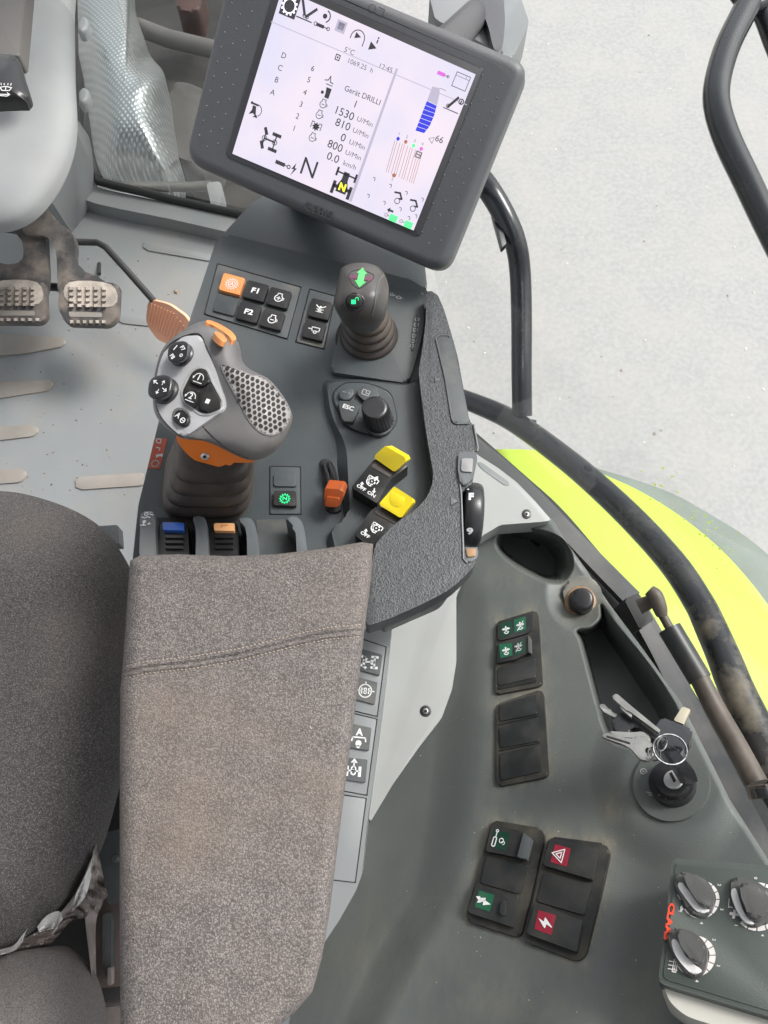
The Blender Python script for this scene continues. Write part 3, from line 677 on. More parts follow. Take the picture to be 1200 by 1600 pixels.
tube('upright', [(700, 230, .50), (735, 262, .47), (765, 298, .44), (792, 345, .42), (807, 385, .40), (813, 430, .37), (815, 500, .34), (815, 580, .31), (816, 650, .275)], [(0, 19), (.5, 17), (1, 15.5)], M['blackg'], hr)
prism('weld_plate', rnd([(768, 330), (776, 328), (792, 380), (784, 388)], 3), Pl(.42), 0, .01, M['blackg'], hr, .002)
tube('weld', [(798, 652, .27), (816, 660, .276), (836, 664, .275)], 8, M['blackg'], hr)
mf = thing('mirror_frame', P(1130, 150, .7), 'bent black tube frame at the top right edge', 'tube frame')
tube('outer_tube', [(1230, -70, .70), (1185, -20, .70), (1158, 28, .70), (1132, 85, .70), (1119, 150, .70), (1134, 212, .70), (1168, 285, .70), (1203, 358, .70), (1250, 450, .70)], 20, M['blackg'], mf, 20)
tube('joint', [(1150, -12, .70), (1170, 10, .70), (1192, 4, .70)], 12, M['blackg'], mf, 16)
tube('inner_tube', [(1168, -15, .70), (1190, 15, .69), (1216, 82, .68), (1260, 180, .67)], 15, M['blackg'], mf, 16)
# gas strut
gs = thing('gas_strut', P(1060, 1030, .55), 'window gas strut with black sleeve, dusty rod and ball end', 'gas strut')
tube('sleeve', [(1046, 982, .58), (1070, 1022, .582), (1094, 1062, .585)], 18, M['strutb'], gs)
tube('rod', [(1093, 1060, .586), (1120, 1112, .59), (1150, 1165, .60), (1182, 1225, .61)], [(0, 15), (1, 18)], M['strutd'], gs)
tube('neck', [(1030, 952, .575), (1049, 986, .578)], 7, M['strutd'], gs)
tube('ball_socket', [(1014, 922, .59), (1024, 932, .59), (1031, 950, .588), (1034, 962, .585)], [(0, 9), (.3, 12.5), (.7, 11), (1, 8)], M['strutd'], gs)
tube('pin', [(998, 948, .57), (1012, 942, .575), (1024, 936, .585)], [(0, 13), (1, 9)], M['strutd'], gs)
tube('nut', [(1190, 1226, .64), (1196, 1246, .64)], 26, M['strutd'], gs, 6)
tube('bolt_head', [(1192, 1230, .655), (1197, 1243, .655)], 15, M['keyplastic'], gs, 16)
sbk = prism('strut_bracket', rnd([(975, 936), (998, 926), (1012, 952), (1022, 968), (1000, 984), (992, 968)], 4), Pl(.545), 0, .04, M['black'], None, .003)
tag(sbk, 'small black bracket at the window seal carrying the gas strut', 'bracket')
mb = MB(); random.seed(3); rb = None

# grey mounting block behind the display, upper right
mt = thing('display_mount', P(780, 30, .62), 'grey moulded display mount showing behind the bezel at top', 'mount')
prism('shell', rnd(ZB6((-60, -60), (420, -60), (460, 60), (540, 260), (560, 470), (300, 330), (0, 180)), 6), Pl(.715), 0, .04, M['side'], mt, .015, 4)
prism('band', spl(ZB6((380, -60), (610, -60), (650, 100), (650, 280), (630, 430), (600, 500), (545, 440), (500, 260), (440, 100)), 4), Pl(.727), 0, .04, M['bezel'], mt, .012, 4)
prism('shell', rnd(ZB6((620, -60), (790, -60), (820, 30), (880, 200), (860, 270), (720, 560), (590, 480), (640, 300)), 8), Pl(.707), 0, .04, M['side'], mt, .015, 4)

# ------------------------------------------------------------------ side console
def zc(px, py): return .515 + .000253 * (px - 640) + .00018 * (py - 1000)
LT = [(800, 690), (860, 660), (1000, 610), (1150, 560), (1250, 520), (1350, 520), (1400, 500), (1500, 470), (1660, 440)]
RT = [(800, 850), (815, 866), (850, 887), (890, 916), (942, 951), (1020, 1009), (1100, 1066), (1180, 1106), (1250, 1141), (1346, 1202), (1400, 1235), (1500, 1285), (1660, 1360)]
RT = [(y, x) for x, y in [(q[1], q[0]) for q in RT]]
def zcon(px, py):
    z = zc(px, py)
    # valley between the light plate and the switch ridge
    ridge = interp([(860, 742), (1000, 742), (1150, 738), (1290, 722), (1400, 700), (1500, 640), (1660, 560)], py)
    z -= .016 * sstep(ridge + 22, ridge - 60, px) * sstep(840, 960, py)
    z -= .010 * sstep(ridge - 30, ridge - 170, px)
    # mound that carries the ignition lock
    r = sqrt(((px - 1050) / 92) ** 2 + ((py - 1215) / 105) ** 2)
    z += .007 * sstep(1.45, .8, r)
    # broad hollow running down between the switches and the climate box
    z -= .007 * math.exp(-((px - 990 + .15 * (py - 1400)) / 60) ** 2) * sstep(1280, 1400, py)
    # crowned bottom
    z += .012 * math.exp(-(((px - 905) / 110) ** 2 + ((py - 1640) / 80) ** 2))
    z -= .006 * math.exp(-(((px - 640) / 80) ** 2 + ((py - 1560) / 90) ** 2))
    z -= .013 * sstep(1.35, .55, sqrt(((px - 912) / 46) ** 2 + ((py - 925) / 50) ** 2))
    return z
cupo = spl(Z5((182, 690), (200, 652), (250, 636), (320, 642), (390, 660), (440, 690), (462, 735), (462, 790), (430, 835), (380, 838), (320, 815), (240, 768), (196, 728)), 4)
trayo = spl([(940, 946), (960, 974), (1006, 1030), (1040, 1078), (1060, 1116), (1060, 1140), (1038, 1160), (990, 1168), (960, 1160), (944, 1138), (925, 1070), (908, 1005), (901, 986), (922, 981), (938, 966)], 5)

import numpy as np
def sdist(xs, ys, poly):
    """signed distance in pixels, positive inside"""
    p = np.array(poly); q = np.roll(p, -1, axis=0); best = np.full(xs.shape, 1e9); ins = np.zeros(xs.shape, bool)
    for (x1, y1), (x2, y2) in zip(p, q):
        dx, dy = x2 - x1, y2 - y1; t = np.clip(((xs - x1) * dx + (ys - y1) * dy) / (dx * dx + dy * dy + 1e-9), 0, 1)
        best = np.minimum(best, (xs - x1 - t * dx) ** 2 + (ys - y1 - t * dy) ** 2)
        if y1 != y2: ins ^= ((y1 > ys) != (y2 > ys)) & (xs < (x2 - x1) * (ys - y1) / (y2 - y1) + x1)
    return np.where(ins, 1, -1) * np.sqrt(best)
NR, NC = 600, 380
GX = np.array([[interp(LT, 800 + 860 * j / NR) + (interp(RT, 800 + 860 * j / NR) - interp(LT, 800 + 860 * j / NR)) * i / NC for i in range(NC + 1)] for j in range(NR + 1)])
GY = np.array([[800 + 860 * j / NR] * (NC + 1) for j in range(NR + 1)])
def ss(a, b, x): t = np.clip((x - a) / (b - a), 0, 1); return t * t * (3 - 2 * t)
dc_, dt_ = sdist(GX, GY, cupo), sdist(GX, GY, trayo)
def wallw(d, lo, hi):
    gy, gx = np.gradient(d); step = np.gradient(GX, axis=1); k = np.clip(.35 - gx / step, 0, 1); return lo + (hi - lo) * k
RECESS = .070 * (.15 * ss(-3.5, 3.5, dc_) + .85 * ss(0, 1, dc_ / wallw(dc_, 8, 30))) + .066 * (.12 * ss(-3.5, 3.5, dt_) + .88 * ss(0, 1, dt_ / wallw(dt_, 7, 26)))
top = []

for j in range(NR + 1):
    py = 800 + 860 * j / NR; l, r = interp(LT, py), interp(RT, py); row = []
    for i in range(NC + 1):
        px = l + (r - l) * i / NC
        d = (r - px) / 1155 * .7; rr = .007
        z = zcon(px, py) - (rr * (1 - sqrt(max(0, 1 - (1 - d / rr) ** 2))) if d < rr else 0) - float(RECESS[j, i])
        row.append(P(px, py, z))
    top.append(row)
mb = MB(); W = NC + 1; vs = [p for row in top for p in row]; nb = len(vs); vs += [p - Vector((0, 0, .17)) for p in vs]
fs = []
for j in range(NR):
    for i in range(NC):
        a_ = j * W + i; fs.append((a_ + W, a_ + W + 1, a_ + 1, a_)); fs.append((nb + a_, nb + a_ + 1, nb + a_ + W + 1, nb + a_ + W))
for i in range(NC):
    fs.append((i, i + 1, nb + i + 1, nb + i)); k = NR * W + i; fs.append((k + 1, k, nb + k, nb + k + 1))
for j in range(NR):
    k = j * W; fs.append((k + W, k, nb + k, nb + k + W)); k = j * W + NC; fs.append((k, k + W, nb + k + W, nb + k))
mb.add(vs, fs)
con = thing('side_console', P(840, 1200, .4), 'dark green grey side console moulding with cup holder, tray and rocker switches', 'console')
cb = mb.build('console_body', M['console_body'], con, sharp=50)
bossd = spl([(884, 892), (905, 878), (932, 900), (938, 940), (930, 962), (905, 968), (888, 945)], 4)
def segd(px, py, poly):
    best = 1e9
    for (x1, y1), (x2, y2) in zip(poly, poly[1:] + poly[:1]):
        dx, dy = x2 - x1, y2 - y1; t = max(0, min(1, ((px - x1) * dx + (py - y1) * dy) / (dx * dx + dy * dy + 1e-9)))
        best = min(best, (px - x1 - t * dx) ** 2 + (py - y1 - t * dy) ** 2)
    return sqrt(best)
FRM = [Z6((182, 292), (326, 248), (354, 522), (186, 562)), Z6((182, 600), (346, 545), (377, 862), (192, 908)), ZS((245, 55), (655, 130), (478, 960), (42, 820)), ZS((690, 182), (1168, 240), (960, 1162), (498, 980))]
ga = cb.data.attributes.new('grime', 'FLOAT', 'POINT')
for v in cb.data.vertices:
    d = v.co - CAM; f_ = d.y * sin(TILT) - d.z * cos(TILT)
    if f_ <= 0: continue
    px = 600 + d.x / f_ * FPX; py = 800 - (d.y * cos(TILT) + d.z * sin(TILT)) / f_ * FPX
    g_ = 0
    for q, w_ in zip(FRM, (.8, .8, 1.0, 1.0)): g_ = max(g_, w_ * (math.exp(-(segd(px, py, q) / 9) ** 1.3) + .25 * math.exp(-(segd(px, py, q) / 34) ** 2)))
    for (cx, cy, rx, ry, w_) in ((960, 1262, 30, 26, .9), (905, 940, 48, 48, .8), (800, 905, 50, 22, .35), (1005, 1560, 50, 60, .5), (620, 1500, 120, 130, .35), (1060, 1130, 40, 20, .3), (760, 1560, 120, 60, .4)):
        g_ = max(g_, w_ * math.exp(-((px - cx) / rx) ** 2 - ((py - cy) / ry) ** 2))
    ga.data[v.index].value = min(1, g_)
def rimtube(name, out, parent, m, r, dz=0.0, zf=zcon):
    pts = [P(x, y, zf(x, y) + dz) for x, y in out]; mb = MB(); mb.tube(pts + [pts[0], pts[1]], r, 10, cap=False); return mb.build(name, m, parent)
mbc = MB(); random.seed(31); bcon = bvh_of(cb)
for i in range(70):
    x, y = random.uniform(560, 1150), random.uniform(860, 1600)
    if random.random() < .5: x, y = random.gauss(830, 110), random.gauss(1390, 110)
    h_ = hit(bcon, x, y, .0)
    if h_ is None or h_.z < zcon(x, y) - .006: continue
    crumb(mbc, h_, random.choice((.00025, .0003, .0004, .0006)))
tag(mbc.build('console_dust_specks', M['pebble']), 'pale dust specks lying on the side console', None, None, 'stuff')
mbc = MB()
for (cx, cy, sx_, sy_, n_, an) in ((958, 1258, 26, 18, 26, 55), (790, 905, 40, 14, 16, 20), (640, 1480, 90, 90, 22, 100), (1000, 1560, 50, 50, 16, 110), (740, 1560, 90, 30, 20, 90), (950, 1090, 8, 30, 6, 60)):
    for i in range(n_):
        x, y = random.gauss(cx, sx_), random.gauss(cy, sy_); a_ = radians(an + random.gauss(0, 14)); L_ = random.uniform(3, 13)
        p_ = [hit(bcon, x + cos(a_) * L_ * t, y + sin(a_) * L_ * t + 1.2 * sin(t * 2), .0) for t in (0, .5, 1)]
        if any(q is None for q in p_) or max(q.z for q in p_) - min(q.z for q in p_) > .02: continue
        mbc.tube(p_, [.00003, .00013, .00003], 4)
mbc.build('scratches', M['dirtpatch'], con)['kind'] = 'stuff'
# plug socket on the saddle between cup holder and tray
pl_s = Pl(P(907, 940, zcon(907, 940) + .001), P(930, 940, zcon(907, 940) + .004), P(907, 920, zcon(907, 940) + .001))
bo = prism('socket_boss', spl([(880, 918), (893, 903), (915, 898), (934, 910), (942, 935), (936, 960), (915, 972), (895, 966), (884, 945)], 4), pl_s, .0015, .012, M['dirtpatch'], con, .004, 4)
sk = thing('power_socket', P(907, 940, .57), 'round black power socket plug in a rusty ring beside the cup holder', 'socket')
prism('ring', ell(907, 941, 25, 26), pl_s, .0035, .006, M['rustring'], sk, .002)
prism('collar', ell(908, 938, 20, 20), pl_s, .009, .010, M['knob'], sk, .002)
prism('plug', ell(911, 935, 17.5, 18), pl_s, .024, .020, M['knob'], sk, .004, 4)

# light plate between armrest and console
ptl = thing('trim_plate', P(670, 1050, .5), 'light grey trim plate with recessed screws beside the armrest', 'trim plate')
po = rnd([(560, 985), (720, 690), (748, 712), (778, 731), (808, 754), (836, 783), (862, 813), (850, 815), (782, 820), (752, 838), (736, 880), (713, 930), (713, 1035), (706, 1078), (690, 1122), (655, 1167), (614, 1225), (578, 1285), (560, 1200)], 5)
plp = Pl(.548); plo = prism('plate', po, plp, 0, .03, M['plate'], ptl, .002)
prism('recess', rnd([(745, 722), (752, 722), (794, 752), (797, 758), (788, 758), (752, 732)], 3), plp, .0006, .002, M['side'], plo, .0004)
for q, r_ in (((665, 1111), 9), ((823, 803), 7.5)):
    s_ = prism('screw', ell(q[0], q[1], r_, r_), plp, .0008, .003, M['keyplastic'], ptl, .0006)
    prism('hex_socket', ell(q[0], q[1], r_ * .52, r_ * .52, 6), plp, .0016, .001, M['nickel'], s_, .0002)
    prism('hex_hole', ell(q[0], q[1], r_ * .32, r_ * .32, 6), plp, .0022, .001, M['hole'], s_, 0)

# ------------------------------------------------------------------ rocker switches on the console
def lpl(pts, dz=0.0):
    cx = sum(p[0] for p in pts) / len(pts); cy = sum(p[1] for p in pts) / len(pts)
    f = lambda x, y: P(x, y, zcon(x, y) + dz)
    return Pl(f(cx - 20, cy + 15), f(cx + 20, cy + 15), f(cx, cy - 25))
def ic_wiper(mb, f):      # beacon with wavy arrow
    mb.line(f, [(-.9, .3), (.9, .3)], .35); mb.line(f, [(-.5, .05), (-.5, .55)], .3); mb.line(f, [(.5, .05), (.5, .55)], .3); mb.line(f, [(0, 1), (0, -.1)], .35)
    mb.ring(f, 0, -.5, .55, .25, 180, 360); mb.line(f, [(-.25, -.5), (0, -.2), (.25, -.5)], .2)
def rocker(parent, out, pl, h, depth, lip=None):
    r_ = prism('rocker', rnd(out, 3), pl, h, depth, M['rocker'], parent, .0012, 3)
    return r_
def tile(parent, out, pl, h, m): return prism('tile', rnd(out, 1.5), pl, h + .0003, .0006, m, parent, 0)
# upper frame with two marked rockers
fo = Z6((182, 292), (326, 248), (338, 262), (354, 522), (340, 534), (186, 562), (178, 552)); pl = lpl(fo)
sp1 = thing('switch_block', P(810, 1020, .53), 'upper three-switch block on the console with green tiles', 'switch block', 'rocker switch blocks on the side console')
prism('frame', rnd(fo, 4), pl, .004, .012, M['rockerframe'], sp1, .002)
g1 = rocker(sp1, ZG((200, 400), (810, 195), (815, 480), (740, 560), (440, 650), (215, 700)), pl, .0065, .008)
tile(g1, ZG((240, 400), (450, 335), (455, 575), (265, 640)), pl, .0065, M['greentile2']); tile(g1, ZG((490, 320), (700, 265), (705, 500), (500, 560)), pl, .0065, M['greentile'])
g2 = rocker(sp1, ZG((215, 740), (740, 585), (795, 640), (805, 920), (745, 905), (520, 1030), (185, 1095)), pl, .0085, .010)
prism('raised_end', rnd(ZG((745, 600), (795, 640), (800, 920), (745, 905)), 2), pl, .0105, .004, M['base2'], g2, .001)
tile(g2, ZG((225, 760), (450, 740), (465, 960), (250, 1010)), pl, .0085, M['greentile']); tile(g2, ZG((490, 745), (690, 670), (700, 900), (500, 970)), pl, .0085, M['greentile2'])
for par, c_, hh, sl in ((g1, (352, 505), .0065, 0), (g1, (605, 430), .0065, 1), (g2, (350, 880), .0085, 0), (g2, (575, 810), .0085, 1)):
    f = Fr(pl, ZG(c_)[0], -12, 6, hh + .0007); mb = MB(); ic_wiper(mb, f)
    if sl: mb.line(f, [(-.9, -1.2), (.9, 1.2)], .22)
    mb.build('symbol', M['white'] if not (sl and par is g2) else M['printg'], par, smooth=False)
rocker(sp1, ZG((200, 1190), (880, 1010), (885, 1350), (205, 1500)), pl, .0052, .006)
mb = MB()
for i in range(4):
    A = ZG((210, 1520 + 14 * i))[0]; B = ZG((890, 1375 + 16 * i))[0]; mb.tube([pl.at(*A, .005), pl.at(*B, .005)], .0004, 6)
mb.build('ridge', M['rocker'], sp1)
# blank frame below
fo = Z6((182, 600), (346, 545), (358, 560), (377, 862), (364, 874), (192, 908), (182, 896)); pl = lpl(fo)
sp2 = thing('switch_block', P(813, 1150, .55), 'blank three-slot block below the green-tiled switches', 'switch block', 'rocker switch blocks on the side console')
prism('frame', rnd(fo, 5), pl, .004, .012, M['rockerframe'], sp2, .002)
for q in (((192, 604), (330, 562), (335, 636), (194, 664)), ((192, 690), (336, 650), (342, 738), (196, 764)), ((194, 786), (343, 752), (349, 852), (198, 886))):
    prism('blank_cover', rnd(Z6(*q), 2.5), pl, .0055, .006, M['rocker'], sp2, .001)
for a_, b_ in (((190, 677), (337, 643)), ((194, 774), (345, 744))):
    mb = MB(); mb.tube([pl.at(*Z6(a_)[0], .0045), pl.at(*Z6(b_)[0], .0045)], .0008, 8); mb.build('ridge', M['rocker'], sp2)
# lower left
fo = ZS((245, 55), (620, 118), (655, 180), (478, 940), (440, 972), (60, 850), (42, 800)); pl = lpl(fo)
sp3 = thing('switch_block', P(785, 1370, .6), 'lower left dusty block with green tree-shaped symbol switch', 'switch block', 'rocker switch blocks on the side console')
prism('frame', rnd(fo, 6), pl, .004, .014, M['rockerframe'], sp3, .003)
r1 = rocker(sp3, ZS((245, 85), (490, 148), (552, 200), (510, 362), (430, 345), (192, 298)), pl, .0095, .010)
prism('raised_end', rnd(ZS((490, 150), (552, 200), (512, 362), (440, 345)), 2), pl, .0125, .005, M['base2'], r1, .001)
tile(r1, ZS((262, 128), (385, 160), (348, 295), (232, 262)), pl, .0095, M['greentile2'])
f = Fr(pl, ZS((272, 205))[0], 14, 6, .0103); mb = MB(); f2 = Fr(pl, ZS((318, 222))[0], 14, 4, .0103)
mb.line(f, [(-.6, -1.6), (-.6, .3), (-.2, .5), (.2, .3), (.2, -1.6), (-.2, -1.8), (-.6, -1.6)], .25); mb.line(f, [(-.1, .5), (-.1, 1.8)], .25); mb.ring(f, -.1, 2.0, .3, .2)
mb.ring(f2, -.1, .2, .8, .3); mb.ring(f2, .7, -.5, .6, .25, -90, 180)
mb.build('cylinder_symbol', M['white'], r1, smooth=False)
rocker(sp3, ZS((200, 335), (528, 410), (465, 636), (152, 548)), pl, .0052, .006)
r3 = rocker(sp3, ZS((120, 558), (450, 652), (402, 893), (52, 775)), pl, .009, .010)
tile(r3, ZS((142, 605), (262, 642), (226, 772), (108, 735)), pl, .009, M['greentile'])
f = Fr(pl, ZS((182, 692))[0], 112, 8.5, .0098); mb = MB()
f = Fx(pl, ZS((0, 0))[0], 0, .2, .0098)
for q in ([(118, 652), (150, 652), (160, 676), (138, 682)], [(138, 682), (160, 676), (158, 700), (124, 702)], [(150, 664), (196, 664), (190, 690), (150, 698)], [(176, 672), (234, 716), (172, 722)]): mb.poly(f, [(a_, -b_) for a_, b_ in q])
mb.build('tree_symbol', M['white'], r3, smooth=False)
prism('ribbed_lug', rnd(ZS((310, 690), (350, 680), (345, 800), (300, 800)), 4), pl, .0115, .004, M['rocker'], r3, .0015)
rk = [(ZS((320, 700), (370, 665), (375, 700), (350, 815), (300, 820), (285, 790)))]
# lower right
fo = ZS((690, 182), (1125, 238), (1168, 300), (975, 1120), (905, 1162), (520, 1010), (498, 960)); pl = lpl(fo)
sp4 = thing('switch_block', P(865, 1400, .62), 'lower right block with red hazard and lightning switches', 'switch block', 'rocker switch blocks on the side console')
prism('frame', rnd(fo, 8), pl, .004, .014, M['rockerframe'], sp4, .003)
h1 = rocker(sp4, ZS((697, 200), (1066, 275), (1022, 520), (636, 405)), pl, .0095, .010)
tile(h1, ZS((736, 245), (858, 278), (826, 420), (700, 384)), pl, .0095, M['redtile'])
f = Fr(pl, ZS((768, 328))[0], -75, 8, .0103); mb = MB()
for k, w_ in ((1.35, .2), (.62, .2)):
    mb.line(f, [(-k, -.62 * k), (k, -.62 * k), (0, 1.1 * k), (-k, -.62 * k)], w_)
mb.build('hazard_triangle', M['white'], h1, smooth=False)
rocker(sp4, ZS((652, 470), (1026, 556), (966, 800), (592, 690)), pl, .0055, .006)
h3 = rocker(sp4, ZS((580, 705), (952, 840), (902, 1086), (512, 942)), pl, .0095, .010)
tile(h3, ZS((606, 760), (745, 800), (706, 955), (576, 908)), pl, .0095, M['redtile'])
f = Fr(pl, ZS((662, 858))[0], 15, 11, .0103); mb = MB()
ZB = Z(20, 825, 1410)
for q in ([(320, 480), (490, 600), (575, 680), (535, 800), (505, 800)], [(490, 600), (530, 470), (545, 470), (750, 770), (735, 795), (575, 680)]): mb.add([pl.at(*p, .0103) for p in ccw(ZB(*q))], [tuple(range(len(q)))])
mb.build('lightning_symbol', M['white'], h3, smooth=False)

# ------------------------------------------------------------------ ignition lock and keys
ilp = Pl(P(1010, 1250, zcon(1010, 1250) + .001), P(1090, 1245, zcon(1090, 1245) + .001), P(1050, 1180, zcon(1050, 1180) + .001))
ig = thing('ignition_lock', P(1049, 1222, .64), 'round black ignition lock with chrome barrel on a disc in the console', 'ignition lock')
prism('disc', ell(1049, 1225, 60, 58, 48), ilp, .002, .02, M['console'], ig, .004, 4)
prism('bezel', ell(1049, 1221, 36, 34, 40), ilp, .010, .012, M['knob'], ig, .003, 3)
prism('inner_ring', ell(1050, 1218, 26, 25, 40), ilp, .017, .010, M['keyplastic'], ig, .003, 3)
prism('barrel', ell(1052, 1217, 16, 15, 28), ilp, .0185, .006, M['chrome'], ig, .0015, 3)
prism('key_slot', quad((1051, 1214), (3.5, 7), (-2, 1.2)), ilp, .0190, .001, M['hole'], ig, 0)
mb = MB(); f = Fr(ilp, (1014, 1240), 100, 6, .0025); mb.text(f, 'P', 2.2, bold=.02); mb.build('letter', M['printg'], ig, smooth=False)
mb = MB(); f = Fr(ilp, (1005, 1205), 10, 5.5, .0025); mb.ring(f, 0, 0, .8, .25); mb.line(f, [(-.3, .3), (.3, -.1), (-.3, -.3)], .2); mb.line(f, [(.8, -.3), (1.2, 0), (.8, .5)], .2); mb.build('coil_symbol', M['printg'], ig, smooth=False)
mb = MB()
for k in range(4):
    an = 130 - 22 * k; f = Fr(ilp, (1050 + 31 * cos(radians(an)) * 1, 1220 + 29 * sin(radians(an))), an - 90, 3, .0105); mb.text(f, '0I I'[k] if k < 4 else '', 2.2)
mb.build('position_marks', M['dim'], ig, smooth=False)
kb = thing('key_bunch', P(1045, 1160, .68), 'bunch of keys on steel rings hanging from the ignition lock', 'keys')
def kplate(name, out, z3, th, m, parent, bev=.0006, r=2):
    a_, b_, c_ = z3; return prism(name, rnd(out, r) if r else out, Pl(P(*a_), P(*b_), P(*c_)), 0, th, m, parent, bev, 3, bot=True)
base3 = ((950, 1150, .705), (1100, 1150, .725), (1030, 1090, .70))
up = lambda d: tuple((a_, b_, c_ + d) for a_, b_, c_ in base3)
# inserted key: thick rounded black head standing in the barrel
hd = spl(ZK((655, 640), (700, 612), (760, 640), (830, 700), (900, 775), (960, 850), (990, 930), (975, 985), (920, 1000), (865, 975), (815, 900), (770, 830), (715, 770), (665, 700)), 4)
kplate('key_head', hd, ((1020, 1170, .715), (1090, 1170, .720), (1060, 1240, .700)), .010, M['keyhead'], kb, .004, 0)
fobo = ZK((700, 420), (790, 455), (945, 520), (950, 560), (935, 610), (845, 715), (700, 640), (640, 560), (650, 495))
kf = kplate('car_key_fob', fobo, up(-.010), .010, M['keyhead'], kb, .003, 4)
kplate('blade', ZK((795, 445), (868, 332), (936, 358), (878, 478)), up(-.013), .003, M['brass'], kf)
sk_ = kplate('tube_key', ZK((300, 240), (330, 225), (400, 285), (470, 345), (690, 525), (672, 545), (440, 375), (410, 365), (350, 310), (296, 262)), up(.004), .003, M['nickel'], kb)
kplate('key_bit', ZK((355, 325), (385, 320), (440, 385), (462, 400), (450, 425), (380, 365)), up(.003), .003, M['nickel'], sk_)
tk = kplate('black_headed_key', spl(ZK((330, 410), (380, 370), (440, 385), (465, 425), (560, 470), (660, 560), (700, 620), (640, 610), (560, 530), (470, 490), (430, 545), (350, 550), (298, 500), (305, 440)), 3), up(-.004), .007, M['keyplastic'], kb, .0028, 0)
kplate('toothed_blade', ZK((186, 322), (215, 308), (240, 322), (262, 350), (285, 358), (300, 385), (335, 392), (322, 425), (270, 400), (230, 380), (205, 350)), up(-.007), .0025, M['nickel'], tk)
fk = kplate('flat_key', spl(ZK((222, 565), (270, 545), (450, 600), (480, 575), (560, 580), (620, 640), (640, 700), (610, 760), (560, 775), (500, 745), (440, 665), (235, 590)), 3), up(.001), .0025, M['nickel'], kb, .0006, 0)
kplate('groove', ZK((250, 568), (440, 625), (438, 638), (246, 580)), up(.0015), .0006, M['hole'], fk, 0, 0)
prism('hole', ell(900 + 583 / 5.217, 1040 + 688 / 5.217, 3.4, 4), Pl(*[P(*q) for q in up(.0016)]), 0, .0006, M['hole'], fk, 0)
kplate('flat_key', spl(ZK((480, 545), (520, 535), (580, 555), (605, 590), (600, 620), (540, 590), (470, 590), (360, 575), (280, 545), (290, 535)), 3), up(-.002), .0025, M['nickel'], kb, .0006, 0)
def ring3(cx, cy, rx, ry, rot, z, tz, rw, turns=1):
    pts = []
    n = 40 * turns
    for i in range(n + 1):
        a_ = 2 * pi * i / 40; x = rx * cos(a_); y = ry * sin(a_); c_, s_ = cos(radians(rot)), sin(radians(rot))
        X_, Y_ = cx + x * c_ - y * s_, cy + x * s_ + y * c_
        pts.append(P(X_, Y_, z + tz * sin(a_) + .0014 * i / 40))
    mb = MB(); mb.tube(pts, rw * .8, 8, cap=True); return mb
ring3(1047, 1171, 27, 23, 25, .722, .004, .0009, 2).build('split_ring', M['steel'], kb)
ring3(1022, 1178, 11, 9, 60, .722, .003, .0007, 2).build('split_ring', M['steel'], kb)
ring3(1034, 1162, 12, 7, 110, .724, .003, .0009, 1).build('split_ring', M['steel'], kb)

# ------------------------------------------------------------------ climate control box
cl = thing('climate_panel', P(1120, 1450, .7), 'green grey climate control box with three rotary knobs at the lower right corner', 'control panel')
prism('housing', rnd([(1033, 1530), (1046, 1566), (1072, 1588), (1240, 1642), (1420, 1690), (1420, 1380), (1062, 1352), (1050, 1400)], [4, 14, 14, 4, 4, 4, 10, 20]), Pl(P(1052, 1342, .729), P(1200, 1352, .748), P(1040, 1540, .751)), 0, .05, M['cream'], cl, .008, 4)
cpl = Pl(P(1052, 1342, .738), P(1200, 1352, .757), P(1040, 1540, .760))
fc = prism('face', rnd([(1050, 1341), (1420, 1368), (1420, 1650), (1250, 1603), (1028, 1536), (1040, 1440)], [8, 2, 2, 2, 10, 30]), cpl, 0, .014, M['climate'], cl, .0025, 3)
prism('face_inset', rnd([(1056, 1348), (1420, 1374), (1420, 1640), (1250, 1594), (1036, 1529), (1047, 1440)], [6, 2, 2, 2, 8, 30]), cpl, .0008, .001, M['climate'], fc, .0006, 2)
def dial(c, rr, wd, kc, body, insert, ridge, a0, a1, lab):
    """c: scale centre, rr/wd: scale radius and widths, all in pixels"""
    f = Fx(cpl, c, 0, 10, .0013); mb = MB(); n = 10
    for i in range(n):
        t0 = a0 + (a1 - a0) * (i + .06) / n; t1 = a0 + (a1 - a0) * (i + .94) / n; wi = (wd[0] + (wd[1] - wd[0]) * i / n) / 10
        R_ = rr / 10; q = []
        for k in range(5):
            t = radians(t0 + (t1 - t0) * k / 4); q.append((R_ * cos(t), R_ * sin(t)))
        for k in range(4, -1, -1):
            t = radians(t0 + (t1 - t0) * k / 4); q.append(((R_ - wi) * cos(t), (R_ - wi) * sin(t)))
        mb.poly(f, q)
    sc = mb.build('scale', M['scale'], fc, smooth=False)
    kn = prism('knob', spl(body, 4), cpl, .005, .005, M['knobg'], cl, .003, 3, draft=.001)
    prism('pale_insert', spl(insert, 4), cpl, .0062, .003, M['paleknob'], kn, .0008, 2)
    prism('grip_ridge', spl(ridge, 4), cpl, .0120, .008, M['knobg'], kn, .003, 3)
    mb = MB()
    for k, ch in enumerate(('0', '2', '3', '4', '1')):
        an = a1 + (a0 - a1) * (1 - k / 4.0) if False else a0 + (a1 - a0) * k / 4
        ff = Fx(cpl, (c[0] + (rr + 7) * cos(radians(an)), c[1] - (rr + 7) * sin(radians(an))), 100, 3.4, .0012); mb.text(ff, ch, 2.1, bold=.02)
    mb.build('numbers', M['scale'], fc, smooth=False)
def za(*p): return ZA(*p)
